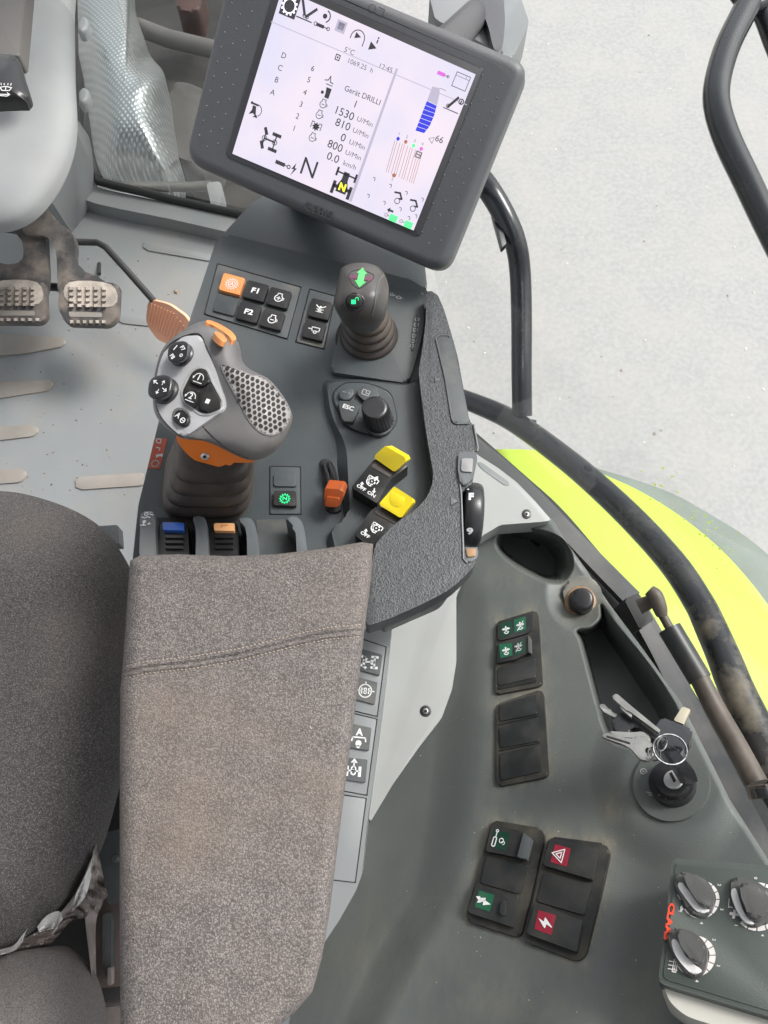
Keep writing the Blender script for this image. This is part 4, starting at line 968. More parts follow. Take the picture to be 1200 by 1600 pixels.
dial(ZA((440, 446))[0], 30, (4.5, 7.5), None, za((205, 265), (245, 205), (290, 192), (370, 210), (470, 250), (540, 320), (565, 420), (550, 520), (490, 590), (410, 590), (330, 540), (270, 430), (215, 330)),
     za((232, 325), (245, 290), (275, 290), (305, 330), (400, 440), (520, 530), (500, 565), (440, 568), (380, 530), (300, 430)), za((290, 200), (380, 225), (480, 265), (545, 350), (555, 430), (530, 510), (460, 500), (400, 440), (335, 340), (300, 270)), 100, -150, 'a')
dial(ZA((392, 972))[0], 32, (7.5, 13), None, za((145, 775), (180, 725), (230, 712), (330, 735), (430, 790), (490, 870), (505, 970), (485, 1080), (430, 1140), (350, 1150), (280, 1090), (210, 980), (155, 860)),
     za((172, 850), (185, 815), (215, 815), (245, 860), (330, 1010), (450, 1095), (420, 1130), (360, 1130), (290, 1070), (210, 960)), za((230, 722), (330, 750), (430, 810), (480, 890), (480, 980), (440, 1030), (370, 1010), (300, 930), (250, 850)), 105, -150, 'b')
dial(ZA((975, 515))[0], 38, (5, 9), None, za((722, 330), (740, 255), (800, 240), (900, 262), (1010, 310), (1090, 400), (1100, 520), (1060, 620), (970, 680), (880, 670), (800, 560), (740, 450)),
     za((725, 400), (735, 350), (768, 345), (785, 390), (830, 530), (880, 620), (940, 668), (900, 672), (840, 640), (770, 530)), za((820, 290), (920, 300), (1020, 350), (1070, 440), (1060, 540), (990, 620), (900, 610), (850, 500), (815, 400)), 95, -140, 'c')
mb = MB(); f = Fx(cpl, ZA((150, 650))[0], 99, 10, .0014); mb.text(f, 'CLAAS', 1.25, bold=.06, sx=1.55); mb.build('red_lettering', M['redlogo'], fc, smooth=False)
mb = MB(); f = Fx(cpl, ZA((192, 1060))[0], 100, 6, .0014)
mb.line(f, [(-1.6, .9), (1.6, .9), (1.6, -.1), (-1.6, -.1), (-1.6, .9)], .25); mb.line(f, [(-1.6, .4), (1.6, .4)], .2)
for q in (-1, 0, 1): mb.line(f, [(q, 1.2), (q, -1.3)], .2)
f = Fx(cpl, ZA((262, 535))[0], 10, 6, .0014); mb.poly(f, [(-.6, -.8), (-.1, -.3), (-.4, .5), (.1, 1.0), (.5, .3), (.8, .2), (.4, -.3), (.2, -.9), (-.3, -.5)])
f = Fx(cpl, ZA((752, 590))[0], 10, 5, .0014); mb.text(f, '+', 5, bold=.05)
f = Fx(cpl, ZA((243, 425))[0], 60, 5, .0014); mb.line(f, [(-.8, 0), (.8, 0)], .3); f = Fx(cpl, ZA((704, 480))[0], 95, 5, .0014); mb.line(f, [(-1.4, 0), (1.4, 0)], .25); f = Fx(cpl, ZA((730, 520))[0], 10, 5, .0014); mb.line(f, [(-.8, 0), (.3, 0)], .3)
mb.build('symbols', M['scale'], fc, smooth=False)

# ------------------------------------------------------------------ armrest side housing with four switches
sh_ = thing('armrest_side_housing', P(560, 1200, .5), 'mid grey lower housing beside the armrest pad with four marked push switches', 'housing')
spl_ = Pl(.60)
prism('shell', rnd([(420, 978), (560, 985), (613, 974), (597, 1115), (574, 1284), (565, 1368), (556, 1392), (530, 1438), (506, 1474), (470, 1505), (400, 1530)], 4), spl_, 0, .12, M['side'], sh_, .003)
def grp(out):
    o = prism('switch_panel', rnd(Z8(*out), 2), spl_, .0015, .002, M['side'], sh_, .0004); return o
g_a = grp([(180, 175), (275, 190), (392, 228), (348, 572), (240, 545), (150, 520)])
g_b = grp([(120, 560), (230, 562), (346, 590), (296, 966), (180, 944), (90, 925)])
prism('blank_panel', rnd(Z8((100, 960), (180, 970), (292, 986), (238, 1402), (118, 1388), (60, 1380)), 2), spl_, .0015, .002, M['side'], sh_, .0004)
def gap(out, g):
    mb = MB(); pts = [spl_.at(*q, .0002) for q in Z8(*out)]; mb.tube(pts + [pts[0]], .0006, 6); mb.build('gap', M['black'], g)
gap([(180, 172), (275, 187), (395, 226), (350, 575), (240, 548)], g_a); gap([(120, 556), (230, 558), (349, 587), (298, 969), (180, 947)], g_b)
gap([(90, 956), (180, 966), (295, 983), (240, 1405), (118, 1391)], sh_)
def axle(mb, f):
    mb.line(f, [(-.8, -.6), (-.8, .6)], .35); mb.line(f, [(-.8, 0), (.7, 0)], .25); mb.line(f, [(.3, .75), (1.1, .75)], .35); mb.line(f, [(.3, -.75), (1.1, -.75)], .35); mb.line(f, [(.7, .75), (.7, -.75)], .25); mb.ring(f, .4, 0, .25, .2); mb.line(f, [(-1.1, .7), (-.5, .35)], .35); mb.line(f, [(-1.1, -.5), (-.5, -.85)], .35)
def s1(mb, f): axle(mb, f)
def s2(mb, f):
    mb.ring(f, 0, 0, .9, .16); mb.line(f, [(-1.25, 0), (-.5, 0)], .16); mb.line(f, [(.5, 0), (1.25, 0)], .16); mb.line(f, [(0, .9), (0, 1.25)], .16)
    for x in (-.5, .5): mb.line(f, [(x, .35), (x, -.35)], .2)
    mb.ring(f, 0, .2, .18, .14); mb.ring(f, 0, -.2, .18, .14)
def s3(mb, f):
    mb.text(f, 'A', 1.3, y=1.0, bold=.04); mb.line(f, [(-1, -.2), (-.9, .3), (.9, .3), (1, -.2)], .2); mb.disc(f, 0, -.5, .45, 8); mb.disc(f, 0, -.95, .25, 6)
def s4(mb, f):
    mb.poly(f, [(-.5, .8), (.5, .8), (0, 1.4)]); mb.line(f, [(0, .9), (0, .3)], .2); mb.ring(f, 0, 0, .3, .2); mb.line(f, [(-.8, -.3), (.8, -.3)], .22); mb.line(f, [(-.9, .2), (-.9, -.9)], .4); mb.line(f, [(.9, .2), (.9, -.9)], .4); mb.ring(f, 0, -.5, .3, .2)
for g, q, ic, c_ in ((g_a, [(230, 232), (278, 238), (376, 265), (362, 370), (262, 340), (220, 333)], s1, (312, 302)), (g_a, [(220, 372), (262, 380), (352, 404), (338, 514), (245, 488), (205, 480)], s2, (290, 446)),
                     (g_b, [(180, 602), (225, 610), (322, 632), (308, 746), (208, 728), (170, 720)], s3, (258, 690)), (g_b, [(150, 770), (203, 780), (302, 790), (291, 906), (185, 888), (140, 880)], s4, (232, 835))):
    k = prism('push_switch', rnd(Z8(*q), 2), spl_, .0042, .004, M['base2'], g, .001)
    mb = MB(); ic(mb, Fr(spl_, Z8(c_)[0], 5, 11, .0045)); mb.build('symbol', M['white'], k, smooth=False)

# ------------------------------------------------------------------ armrest control base
arm = thing('armrest_console', P(470, 650, .60), 'charcoal armrest control console full of buttons and levers', 'control console')
pb_ = Pl(.745)
def bsurf(px, py): return .745
bo_ = rnd([(338, 374), (356, 366), (640, 436), (668, 453), (710, 560), (732, 680), (722, 760), (716, 850), (722, 874), (700, 905), (600, 948), (560, 905), (205, 900), (208, 866), (216, 790), (250, 650), (296, 500), (318, 436)], [10, 6, 6, 8, 6, 6, 6, 6, 6, 10, 6, 6, 6, 6, 6, 20, 20, 20, 10])
prism('base', bo_, pb_, 0, .09, M['base'], arm, .008, 4)
# neck towards the display
prism('display_neck', rnd([(352, 362), (392, 318), (420, 300), (660, 380), (668, 452), (640, 438), (345, 372)], 8), Pl(P(350, 366, .735), P(640, 438, .735), P(400, 310, .72)), 0, .10, M['base'], arm, .012, 4)
prism('display_bracket', rnd([(630, 400), (648, 405), (652, 440), (640, 445)], 2), Pl(.70), 0, .1, M['cream'], arm, .002)
# lowered front trough between the ridges: right deck carries knob cluster and yellow switches
deck = prism('right_deck', rnd(Z4((330, 650), (480, 648), (705, 668), (760, 640), (790, 760), (815, 900), (850, 1130), (760, 1240), (600, 1400), (560, 1560), (400, 1560), (350, 1330), (442, 1290), (425, 950), (350, 800)), [12, 4, 8, 8, 8, 8, 8, 8, 8, 4, 4, 8, 14, 20, 20]), pb_, .009, .010, M['base'], arm, .004, 4, draft=.010)
if False: prism('deck_ridge', spl(Z4((318, 650), (325, 720), (345, 800), (390, 890), (418, 955), (436, 1280), (380, 1290), (330, 1010), (298, 960), (268, 880), (266, 820), (292, 730)), 3), pb_, .0045, .008, M['base'], arm, .004, 4)
if False: prism('deck_swell', spl(Z4((500, 960), (560, 905), (680, 900), (750, 930), (790, 1010), (800, 1120), (740, 1200), (560, 1330), (470, 1300), (445, 1150), (460, 1020)), 4), pb_, .0115, .004, M['base'], arm, .002, 3)
# stick gate
gate = prism('stick_gate', rnd(Z4((405, 370), (480, 200), (790, 225), (788, 400), (735, 600), (710, 656), (345, 602)), [10, 6, 6, 20, 8, 8, 8]), pb_, .006, .008, M['base'], arm, .003, 3)
f = Fr(pb_, Z4((655, 250))[0], 15, 6, .0064); mb = MB()
mb.ring(f, -1.2, .3, .4, .2, 0, 360, 8); mb.line(f, [(-.7, 0), (-.2, .5)], .2); mb.ring(f, .8, 0, .45, .2, 0, 360, 8); mb.line(f, [(1.3, -.3), (1.7, .2)], .2); mb.line(f, [(.3, -.3), (.0, .1)], .2)
f = Fr(pb_, Z4((742, 420))[0], 100, 6, .0064)
for q in (-3.6, -2.2, -.8, .8, 2.2, 3.4): mb.ring(f, q, 0, .4, .18, 0, 360, 8); mb.line(f, [(q - .5, .6), (q + .4, .5)], .16)
mb.build('gate_marks', M['printg'], gate, smooth=False)
mb = MB(); pts = [pb_.at(*q, .0066) for q in spl(Z4((745, 345), (755, 345), (752, 420), (738, 495), (728, 495), (732, 420)), 4)]; mb.tube(pts + [pts[0]], .0004, 6); mb.build('gate_outline', M['base2'], gate)

# button panels
def btn(parent, pts, m, h=.0055, depth=.006, r=2.2, bev=.0008, name='button', pl=pb_): return prism(name, rnd(pts, r), pl, h, depth, m, parent, bev, 3)
pA = prism('button_panel', rnd(Z3((450, 105), (862, 222), (795, 475), (385, 352)), 2), pb_, .0015, .004, M['base2'], arm, .0006)
mb = MB(); pts = [pb_.at(*q, .0002) for q in Z3((448, 102), (866, 220), (797, 479), (381, 354))]; mb.tube(pts + [pts[0]], .0006, 6); mb.build('panel_gap', M['black'], pA)
def engine(mb, f, sym):
    mb.ring(f, 0, -.1, .7, .17, 125, 415, 20); mb.line(f, [(-.4, .45), (-.4, .9), (.4, .9), (.4, .45)], .17); mb.line(f, [(-.3, -.1), (.3, -.1)], .17)
    if sym == '+': mb.line(f, [(0, .2), (0, -.4)], .17)
    mb.line(f, [(.75, .1), (.95, .1), (.95, -.3), (.75, -.3)], .13)
def gear(mb, f, r=.8, w=.14, n=12):
    mb.ring(f, 0, 0, r, w)
    for i in range(n):
        a_ = 2 * pi * i / n; mb.line(f, [(cos(a_) * r, sin(a_) * r), (cos(a_) * (r + .25), sin(a_) * (r + .25))], w * 1.3)
bts = [(Z3((519, 203))[0], 'orangeb', 'auto'), (Z3((638, 238))[0], 'btn', 'F1'), (Z3((754, 272))[0], 'btn', 'e+'), (Z3((490, 308))[0], 'btn2', ''), (Z3((603, 344))[0], 'btn', 'F2'), (Z3((721, 380))[0], 'btn', 'e-')]
for c_, mk, ic in bts:
    b_ = btn(pA, quad(c_, (16.5, 4.4), (-4.2, 13)), M[mk], h=.0055 if mk != 'btn2' else .0035)
    mb = MB(); f = Fr(pb_, c_, 16, 8.5, .0058)
    if ic in ('F1', 'F2'): f = Fr(pb_, c_, 12, 8.5, .0058); mb.text(f, ic, 1.5, bold=.03, sx=1.15)
    elif ic == 'auto': mb.ring(f, 0, 0, .62, .13); gear(mb, f, .95, .10, 14); mb.text(f, 'A', 1.0, bold=.02)
    elif ic: engine(mb, f, ic[1])
    else: continue
    mb.build('marking', M['white'], b_, smooth=False)
pB = prism('button_panel', rnd(Z4((254, 218), (368, 250), (316, 492), (190, 460)), 2), pb_, .0015, .004, M['base2'], arm, .0006)
mb = MB(); pts = [pb_.at(*q, .0002) for q in Z4((252, 215), (372, 248), (319, 496), (186, 463))]; mb.tube(pts + [pts[0]], .0006, 6); mb.build('panel_gap', M['black'], pB)
for c_, k in (((300, 308), 0), ((272, 406), 1)):
    c_ = Z4(c_)[0]; b_ = btn(pB, quad(c_, (16, 4), (-3.5, 13.5)), M['btn']); mb = MB(); f = Fr(pb_, c_, 14, 8, .0058)
    if k: mb.line(f, [(-1.1, .1), (-.5, .1), (-.5, .6), (1, .6), (1, -.2), (.5, -.2)], .18); mb.line(f, [(-.5, .1), (-.3, -.3), (0, -.3)], .18); mb.ring(f, .3, -.45, .28, .17)
    else: mb.line(f, [(-.9, .7), (-.1, .1), (.9, .8)], .2); mb.line(f, [(-.6, -.1), (.7, -.1)], .18); mb.line(f, [(-.6, -.7), (.7, -.7)], .18); mb.line(f, [(-.5, -.1), (.5, -.7)], .18); mb.line(f, [(.5, -.1), (-.5, -.7)], .18); mb.disc(f, 0, .45, .25)
    mb.build('marking', M['white'], b_, smooth=False)
pC = prism('button_panel', rnd(Z4((68, 1048), (205, 1050), (208, 1268), (68, 1268)), 1.5), pb_, .0012, .004, M['base'], arm, .0006)
mb = MB(); pts = [pb_.at(*q, .0002) for q in Z4((66, 1046), (208, 1048), (211, 1271), (65, 1271))]; mb.tube(pts + [pts[0]], .0006, 6); mb.build('panel_gap', M['black'], pC)
btn(pC, Z4((84, 1080), (186, 1080), (188, 1140), (84, 1138)), M['base'], h=.003)
b_ = btn(pC, Z4((84, 1160), (187, 1162), (188, 1232), (82, 1228)), M['btn'], h=.0055); mb = MB(); f = Fr(pb_, Z4((135, 1197))[0], 0, 7.5, .0058)
gear(mb, f, .85, .16, 12); mb.text(f, 'N', 1.15, bold=.03, sx=1.2); mb.build('green_gear_symbol', M['led_g'], b_, smooth=False)
# decal at the left of the joystick
dc_ = prism('red_decal', Z3((137, 972), (195, 978), (160, 1130), (98, 1125)), pb_, .0004, .0008, M['redprint'], arm, 0); mb = MB()
f = Fr(pb_, Z3((136, 1102))[0], 0, 6.5, .0007); gear(mb, f, .75, .16, 12)
f = Fr(pb_, Z3((158, 1062))[0], 0, 6.5, .0007); mb.poly(f, [(-.9, .3), (.8, .5), (.7, -.4), (.1, -.1), (-.8, -.6)])
f = Fr(pb_, Z3((148, 1028))[0], 0, 6.5, .0007); mb.line(f, [(-.3, .4), (.5, .2), (.5, -.4)], .3)
f = Fr(pb_, Z3((150, 992))[0], 0, 6.5, .0007); mb.line(f, [(-.5, .7), (.7, .7), (.6, -.5), (-.3, -.2), (-.5, .7)], .3)
mb.build('marking', M['printg'], dc_, smooth=False)

# lever bay in front of the pad: grey fins with levers between
for i, q in enumerate(([(80, 80), (166, 78), (170, 180), (168, 400), (78, 400), (76, 180)], [(404, 112), (440, 103), (478, 112), (492, 180), (498, 400), (428, 400), (424, 200)], [(690, 125), (735, 112), (778, 128), (806, 210), (822, 400), (752, 400), (742, 230), (722, 150)], [(985, 120), (1025, 105), (1070, 116), (1104, 200), (1120, 400), (1062, 400), (1048, 210), (1020, 150)])):
    prism('bay_fin', spl(ZL(*q), 3), Pl(P(220, 795, .762), P(480, 795, .762), P(350, 880, .778)), 0, .04, M['fin'], arm, .0025, 3)
def bay(out, h, m, nm, par=arm, bev=.002, r=4, pl=pb_): return prism(nm, rnd(ZL(*out), r), pl, h, .02, m, par, bev, 3)
bay([(170, 115), (420, 112), (420, 400), (170, 400)], .0006, M['black'], 'bay_floor', bev=0, r=1)
bay([(492, 120), (745, 130), (760, 400), (492, 400)], .0006, M['black'], 'bay_floor', bev=0, r=1)
bay([(800, 128), (1045, 125), (1055, 400), (820, 400)], .0006, M['btn2'], 'bay_floor', bev=0, r=1)
lv = thing('hydraulic_lever', P(270, 835, .75), 'black rocker lever with a blue cap, leftmost in the lever bay', 'lever', 'rocker levers in front of the armrest pad')
lpn = Pl(P(250, 820, .757), P(290, 820, .757), P(270, 870, .768))
def lever(par, body, cap, m):
    prism('body', rnd(ZL(*body), 4), lpn, 0, .02, M['btn'], par, .002)
    c_ = prism('cap', rnd(ZL(*cap), 1.5), lpn, .003, .006, m, par, .0012)
    x0 = body[0][0] + 25; x1 = body[1][0] - 25
    for yy in (225, 258, 292): prism('grip_ridge', rnd(ZL((x0, yy), (x1, yy), (x1, yy + 16), (x0, yy + 16)), 1.5), lpn, .0022, .004, M['btn'], par, .0008)
    mb = MB(); cx = (cap[0][0] + cap[1][0]) / 2; f = Fr(lpn, ZL((cx, 162))[0], 0, 6, .0034); mb.line(f, [(1, 0), (-.7, 0), (-.7, -.8)], .18); mb.build('mark', M['rust'], c_, smooth=False) if m is M['pale_or'] else None
lever(lv, [(205, 142), (372, 142), (384, 400), (182, 400)], [(216, 143), (350, 148), (350, 195), (218, 192)], M['blue'])
lv2 = thing('hydraulic_lever', P(350, 835, .75), 'black rocker lever with a pale orange cap, second in the lever bay', 'lever', 'rocker levers in front of the armrest pad')
lever(lv2, [(518, 145), (685, 145), (695, 400), (500, 400)], [(537, 150), (665, 150), (665, 198), (538, 195)], M['pale_or'])
mb = MB(); f = Fr(Pl(P(220, 795, .7625), P(480, 795, .7625), P(350, 880, .7785)), ZL((118, 120))[0], 0, 9, .0006)
mb.disc(f, -.3, -.7, .35, 8); mb.line(f, [(-.3, -.6), (-.3, -1.5)], .25); mb.line(f, [(-.8, -1.5), (.1, -1.5)], .18); mb.line(f, [(.6, -.9), (.6, -1.4)], .15); mb.line(f, [(.3, -1.2), (.9, -1.2)], .15)
mb.line(f, [(-.9, .3), (-.4, .1), (.1, .4), (.5, .2)], .2); mb.ring(f, -.3, .95, .3, .15); mb.line(f, [(.3, 1.0), (.9, .8)], .2); mb.line(f, [(-.7, 1.4), (.7, 1.4)], .1)
mb.build('bay_symbols', M['white'], arm, smooth=False)

# orange hand throttle lever
hl = thing('throttle_lever', P(520, 775, .74), 'red orange slide lever in its arc slot beside the green N button', 'lever')
prism('slot', spl(Z4((300, 1020), (340, 1012), (375, 1060), (392, 1150), (400, 1250), (330, 1250), (322, 1160), (312, 1080)), 3), pb_, .0032, .004, M['black'], hl, .001)
mb = MB()
for k, q in enumerate((((318, 1030), (334, 1080), (345, 1150)), ((345, 1030), (362, 1080), (372, 1140)))):
    mb.tube([pb_.at(*ZQ, .005 + .006 * (1 - abs(i - 1))) for i, ZQ in enumerate(Z4(*q))], .0022 if k else .0015, 10)
mb.build('arc_guide', M['knob'], hl)
tl = Pl(P(505, 765, .772), P(540, 770, .772), P(515, 795, .760))
prism('grip', rnd(Z4((322, 1148), (402, 1155), (416, 1180), (400, 1215), (385, 1240), (318, 1235)), 3), tl, 0, .016, M['rust'], hl, .0025, 3)
prism('grip_front', rnd(Z4((330, 1190), (392, 1196), (384, 1238), (322, 1232)), 2), tl, .002, .01, M['rust'], hl, .0015, 3)

# knob cluster
kc = thing('control_knob_cluster', P(570, 635, .755), 'cluster of a fluted black knob with round, wedge and ESC keys', 'knob cluster')
kcp = Pl(.7555)
mb = MB(); co_ = spl(Z4((400, 668), (430, 655), (520, 657), (600, 685), (636, 715), (655, 780), (660, 830), (635, 872), (585, 900), (500, 888), (418, 850), (395, 810), (366, 735), (372, 690)), 4)
pts = [kcp.at(*q, .0004) for q in co_]; mb.tube(pts + [pts[0]], .0007, 6); mb.build('panel_gap', M['black'], kc)
prism('plate', co_, kcp, .0008, .003, M['base'], kc, .0008)
prism('key', ell(*Z4((424, 703))[0], 12.5, 10, 24, -30), kcp, .005, .006, M['base'], kc, .0012)
k2 = prism('key', rnd(Z4((494, 664), (570, 678), (584, 715), (512, 742), (470, 702)), 3), kcp, .005, .006, M['base'], kc, .0012)
k3 = prism('key', rnd(Z4((385, 738), (455, 742), (487, 768), (455, 838), (405, 832)), 3), kcp, .006, .007, M['btn2'], kc, .0012)
f = Fr(kcp, Z4((432, 770))[0], 18, 8, .0063); mb = MB(); mb.text(f, 'ESC', 1.25, bold=.02, sx=1.1); mb.build('marking', M['white'], k3, smooth=False)
f = Fr(kcp, Z4((515, 700))[0], 18, 7, .0053); mb = MB(); mb.line(f, [(-.8, .6), (.8, .6), (.8, -.6), (-.8, -.6), (-.8, .6)], .18); mb.line(f, [(0, .6), (0, -.1), (.8, -.1)], .18); mb.build('marking', M['printg'], k2, smooth=False)
f = Fr(kcp, Z4((424, 700))[0], 18, 6, .0053); mb = MB(); mb.line(f, [(-1, 0), (-.2, 0)], .2); mb.line(f, [(.5, .1), (1, .1)], .2); mb.build('marking', M['dim'], kc, smooth=False)
c0 = kcp.at(*Z4((578, 835))[0], 0); kn = MB(); n = 96; R_ = []
top_c = P(*Z4((556, 768))[0], .785)
for k, (zz, rr) in enumerate(((1, .0), (1, .62), (1.0, .80), (.97, .87), (.93, .90), (.90, .92), (.45, .98), (0, 1.05))):
    cc = c0 + (top_c - c0) * zz; ring = []
    for i in range(n):
        a_ = 2 * pi * i / n; fl = 1 + (.018 * (1 if (i // 2) % 2 else -1) if 3 < k else 0); ring.append(cc + Vector((cos(a_), sin(a_), 0)) * .0115 * rr * 1.03 * fl)
    R_.append(ring)
kn.skin(R_[1:]); kn.build('rotary_knob', M['knob'], kc, sharp=50)
prism('knob_base', ell(*Z4((576, 838))[0], 23, 21, 36), kcp, .003, .004, M['base'], kc, .001)

# yellow switches
def yswitch(lab, house, mid, cap, emb, ic, on):
    t = thing('yellow_rocker_switch', P(*ZY(house[0])[0], .75), lab, 'switch', 'yellow rocker switches on the armrest console')
    hp = Pl(.772); ho = prism('housing', rnd(ZY(*house), 2.5), hp, 0, .02, M['btn'], t, .0015, 3)
    prism('recess', rnd(ZY(*mid), 1.5), hp, .0006, .002, M['boot'], ho, .0004)
    cp = Pl(P(*ZY(cap[0])[0], .785), P(*ZY(cap[2])[0], .785), P(*ZY(cap[-1])[0], .779))
    y = prism('cap', rnd(ZY(*cap), 2.5), cp, 0, .011, M['yellow'], t, .0022, 4, draft=-.001)
    if emb: prism('thumb_rest', spl(ZY(*emb), 4), cp, .0002, .001, M['yellow'], y, .0002)
    f = Fr(hp, ZY(ic)[0], 33, 9, .0004); mb = MB()
    mb.disc(f, 0, 0, .40, 6); gear(mb, f, .30, .3, 6); mb.ring(f, 0, 0, .85, .17, 150, 300); mb.line(f, [(-.95, .75), (.95, .75)], .17); mb.line(f, [(.95, .75), (.95, .1)], .17); mb.line(f, [(-.95, .75), (-.95, .45)], .17)
    mb.poly(f, [(-1.1, .2), (-.5, .5), (-.6, -.2)])
    if on: mb.poly(f, [(-.1, .85), (.7, .85), (.3, 1.4)])
    mb.build('shaft_symbol', M['white'], ho, smooth=False)
    mb = MB()
    for (tx, ty), wd, up_ in on_off[on]:
        f = Fr(hp, ZY((tx, ty))[0], 33, 5, .0004); mb.text(f, wd, 1.5, bold=.02, sx=1.2)
        s_ = 1 if up_ else -1; f = Fr(hp, ZY((tx + 6 * 1, ty - 30) if up_ else (tx + 22, ty - 28))[0], 33 - 25, 4, .0004)
        mb.poly(f, [(-.8, .0), (.8, .0), (0, 1.1 * s_)]); mb.line(f, [(0, 0), (0, -1.0 * s_)], .5)
    mb.build('lettering', M['white'], ho, smooth=False)
on_off = {True: [((130, 438), 'OFF', True), ((215, 492), 'ON', False)], False: [((162, 830), 'OFF', True)]}
yswitch('upper yellow rocker switch with OFF and ON lettering', [(185, 262), (235, 205), (345, 195), (525, 255), (385, 360), (340, 420), (262, 570), (48, 435)], [(212, 262), (250, 215), (400, 300), (368, 352)],
        [(330, 88), (490, 180), (507, 215), (455, 262), (408, 308), (232, 185), (262, 150)], None, (218, 385), True)
yswitch('lower yellow rocker switch half under the grained rim', [(205, 635), (262, 590), (420, 640), (480, 700), (330, 880), (235, 960), (72, 825)], [(240, 645), (275, 600), (440, 690), (410, 740)],
        [(405, 425), (560, 525), (565, 555), (505, 630), (460, 692), (275, 578), (300, 545)], [(395, 470), (485, 520), (478, 575), (430, 600), (375, 570), (370, 510)], (255, 775), False)

# grained rim around the right side of the console
rim = thing('grained_trim', P(690, 700, .70), 'black grained rim curving down the right side of the control console', 'rim')
outer = [(667, 452), (683, 458), (694, 484), (705, 520), (715, 556), (733, 655), (741, 668), (744, 700), (738, 756), (723, 764), (720, 804), (722, 852), (727, 862), (746, 860), (746, 874), (738, 888), (706, 920), (660, 944), (605, 968), (571, 979), (572, 950), (580, 890), (586, 850), (613, 822), (650, 796), (668, 776), (676, 755), (677, 740), (671, 705), (664, 662), (658, 615), (654, 580), (660, 545), (665, 505)]
rpl = Pl(P(660, 500, .768), P(740, 500, .768), P(640, 960, .782))
prism('rim_body', rnd(outer, [8, 8, 6, 6, 6, 4, 4, 4, 3, 4, 4, 3, 3, 3, 6, 12, 20, 20, 14, 8, 4, 6, 10, 10, 10, 8, 8, 8, 8, 8, 8, 8, 8, 8]), rpl, 0, .020, M['rim'], rim, .0065, 5)
ins_ = prism('smooth_inset', rnd(Z4((845, 440), (862, 432), (905, 436), (918, 450), (950, 590), (1002, 835), (990, 843), (935, 843), (922, 825), (890, 640), (862, 520)), 3), rpl, .0006, .004, M['base2'], rim, .0012)
mb = MB(); pts = [rpl.at(*q, .0008) for q in rnd(Z4((905, 433), (858, 432), (842, 445), (860, 520), (888, 642), (918, 826), (932, 846), (1000, 846)), 3)]; mb.tube(pts, .0007, 6); mb.build('inset_lip', M['fin'], rim)
hb = prism('button_holder', rnd(Z4((950, 990), (962, 978), (1030, 975), (1038, 1010), (1020, 1100), (985, 1135), (958, 1128), (946, 1060)), 4), rpl, .003, .01, M['stalk'], rim, .0015)
prism('clear_button', rnd(Z4((965, 1008), (1018, 1008), (1014, 1072), (962, 1068)), 2), rpl, .0045, .004, M['lens'], hb, .001)
hb2 = prism('button_holder', rnd(Z4((972, 1425), (1042, 1425), (1040, 1475), (1000, 1500), (975, 1480)), 4), rpl, .001, .01, M['stalk'], rim, .0015)
prism('dusty_button', rnd(Z4((984, 1430), (1032, 1432), (1030, 1466), (990, 1470)), 2), rpl, .0025, .004, M['rustring'], hb2, .001)
for q in ([(835, 622), (862, 638), (838, 652)], [(910, 1188), (948, 1208), (912, 1228)]):
    prism('arrow_mark', Z4(*q), rpl, .0008, .002, M['stalk'], rim, .0003)
mb = MB(); pts = [rpl.at(*q, .0008) for q in Z4((1020, 850), (1040, 960), (1036, 975))] ; mb.tube(pts, .0009, 6)
pts = [rpl.at(*q, .0006) for q in Z4((948, 1000), (952, 1100), (962, 1180), (966, 1300), (970, 1400), (972, 1480), (990, 1500))]; mb.tube(pts, .0009, 6); mb.build('edge_bead', M['fin'], rim)
# thumb wheel
tw = thing('thumb_wheel', P(737, 803, .75), 'black thumb wheel marked F and 9 in the edge of the grained rim', 'thumb wheel')
A = P(721, 804, .748); B = P(752, 806, .748); ax = (B - A).normalized(); mb = MB(); R_ = []; n = 64
v1 = Vector((0, 0, 1)); v1 = (v1 - ax * v1.dot(ax)).normalized(); v2 = ax.cross(v1); rad = .0265; L_ = (B - A).length
for k, (tt, rr) in enumerate(((0, .80), (.02, .90), (.08, .97), (.2, 1.0), (.5, 1.0), (.75, .985), (.9, .95), (.97, .89), (1, .80))):
    R_.append([A + ax * (L_ * tt) + (v1 * cos(2 * pi * i / n) + v2 * sin(2 * pi * i / n)) * rad * rr for i in range(n)])
mb.skin(R_); tw_o = mb.build('wheel', M['knob'], tw, sharp=40)
bm = bmesh.new(); bm.from_mesh(tw_o.data); bmesh.ops.recalc_face_normals(bm, faces=bm.faces); bm.to_mesh(tw_o.data); bm.free()
bw = bvh_of(tw_o); mb = MB(); mb.ptext(bw, Z4((1008, 1190))[0], 0, 14, 'F', .05, 1.2)
mb.ptext(bw, Z4((1003, 1350))[0], -3, 13, '9', .05, 1.5)
f = Fb(bw, Z4((996, 1156))[0], 0, 4, .0006); mb.disc(f, 0, 0, .35, 8)
mb.build('lettering', M['white'], tw_o, smooth=False)

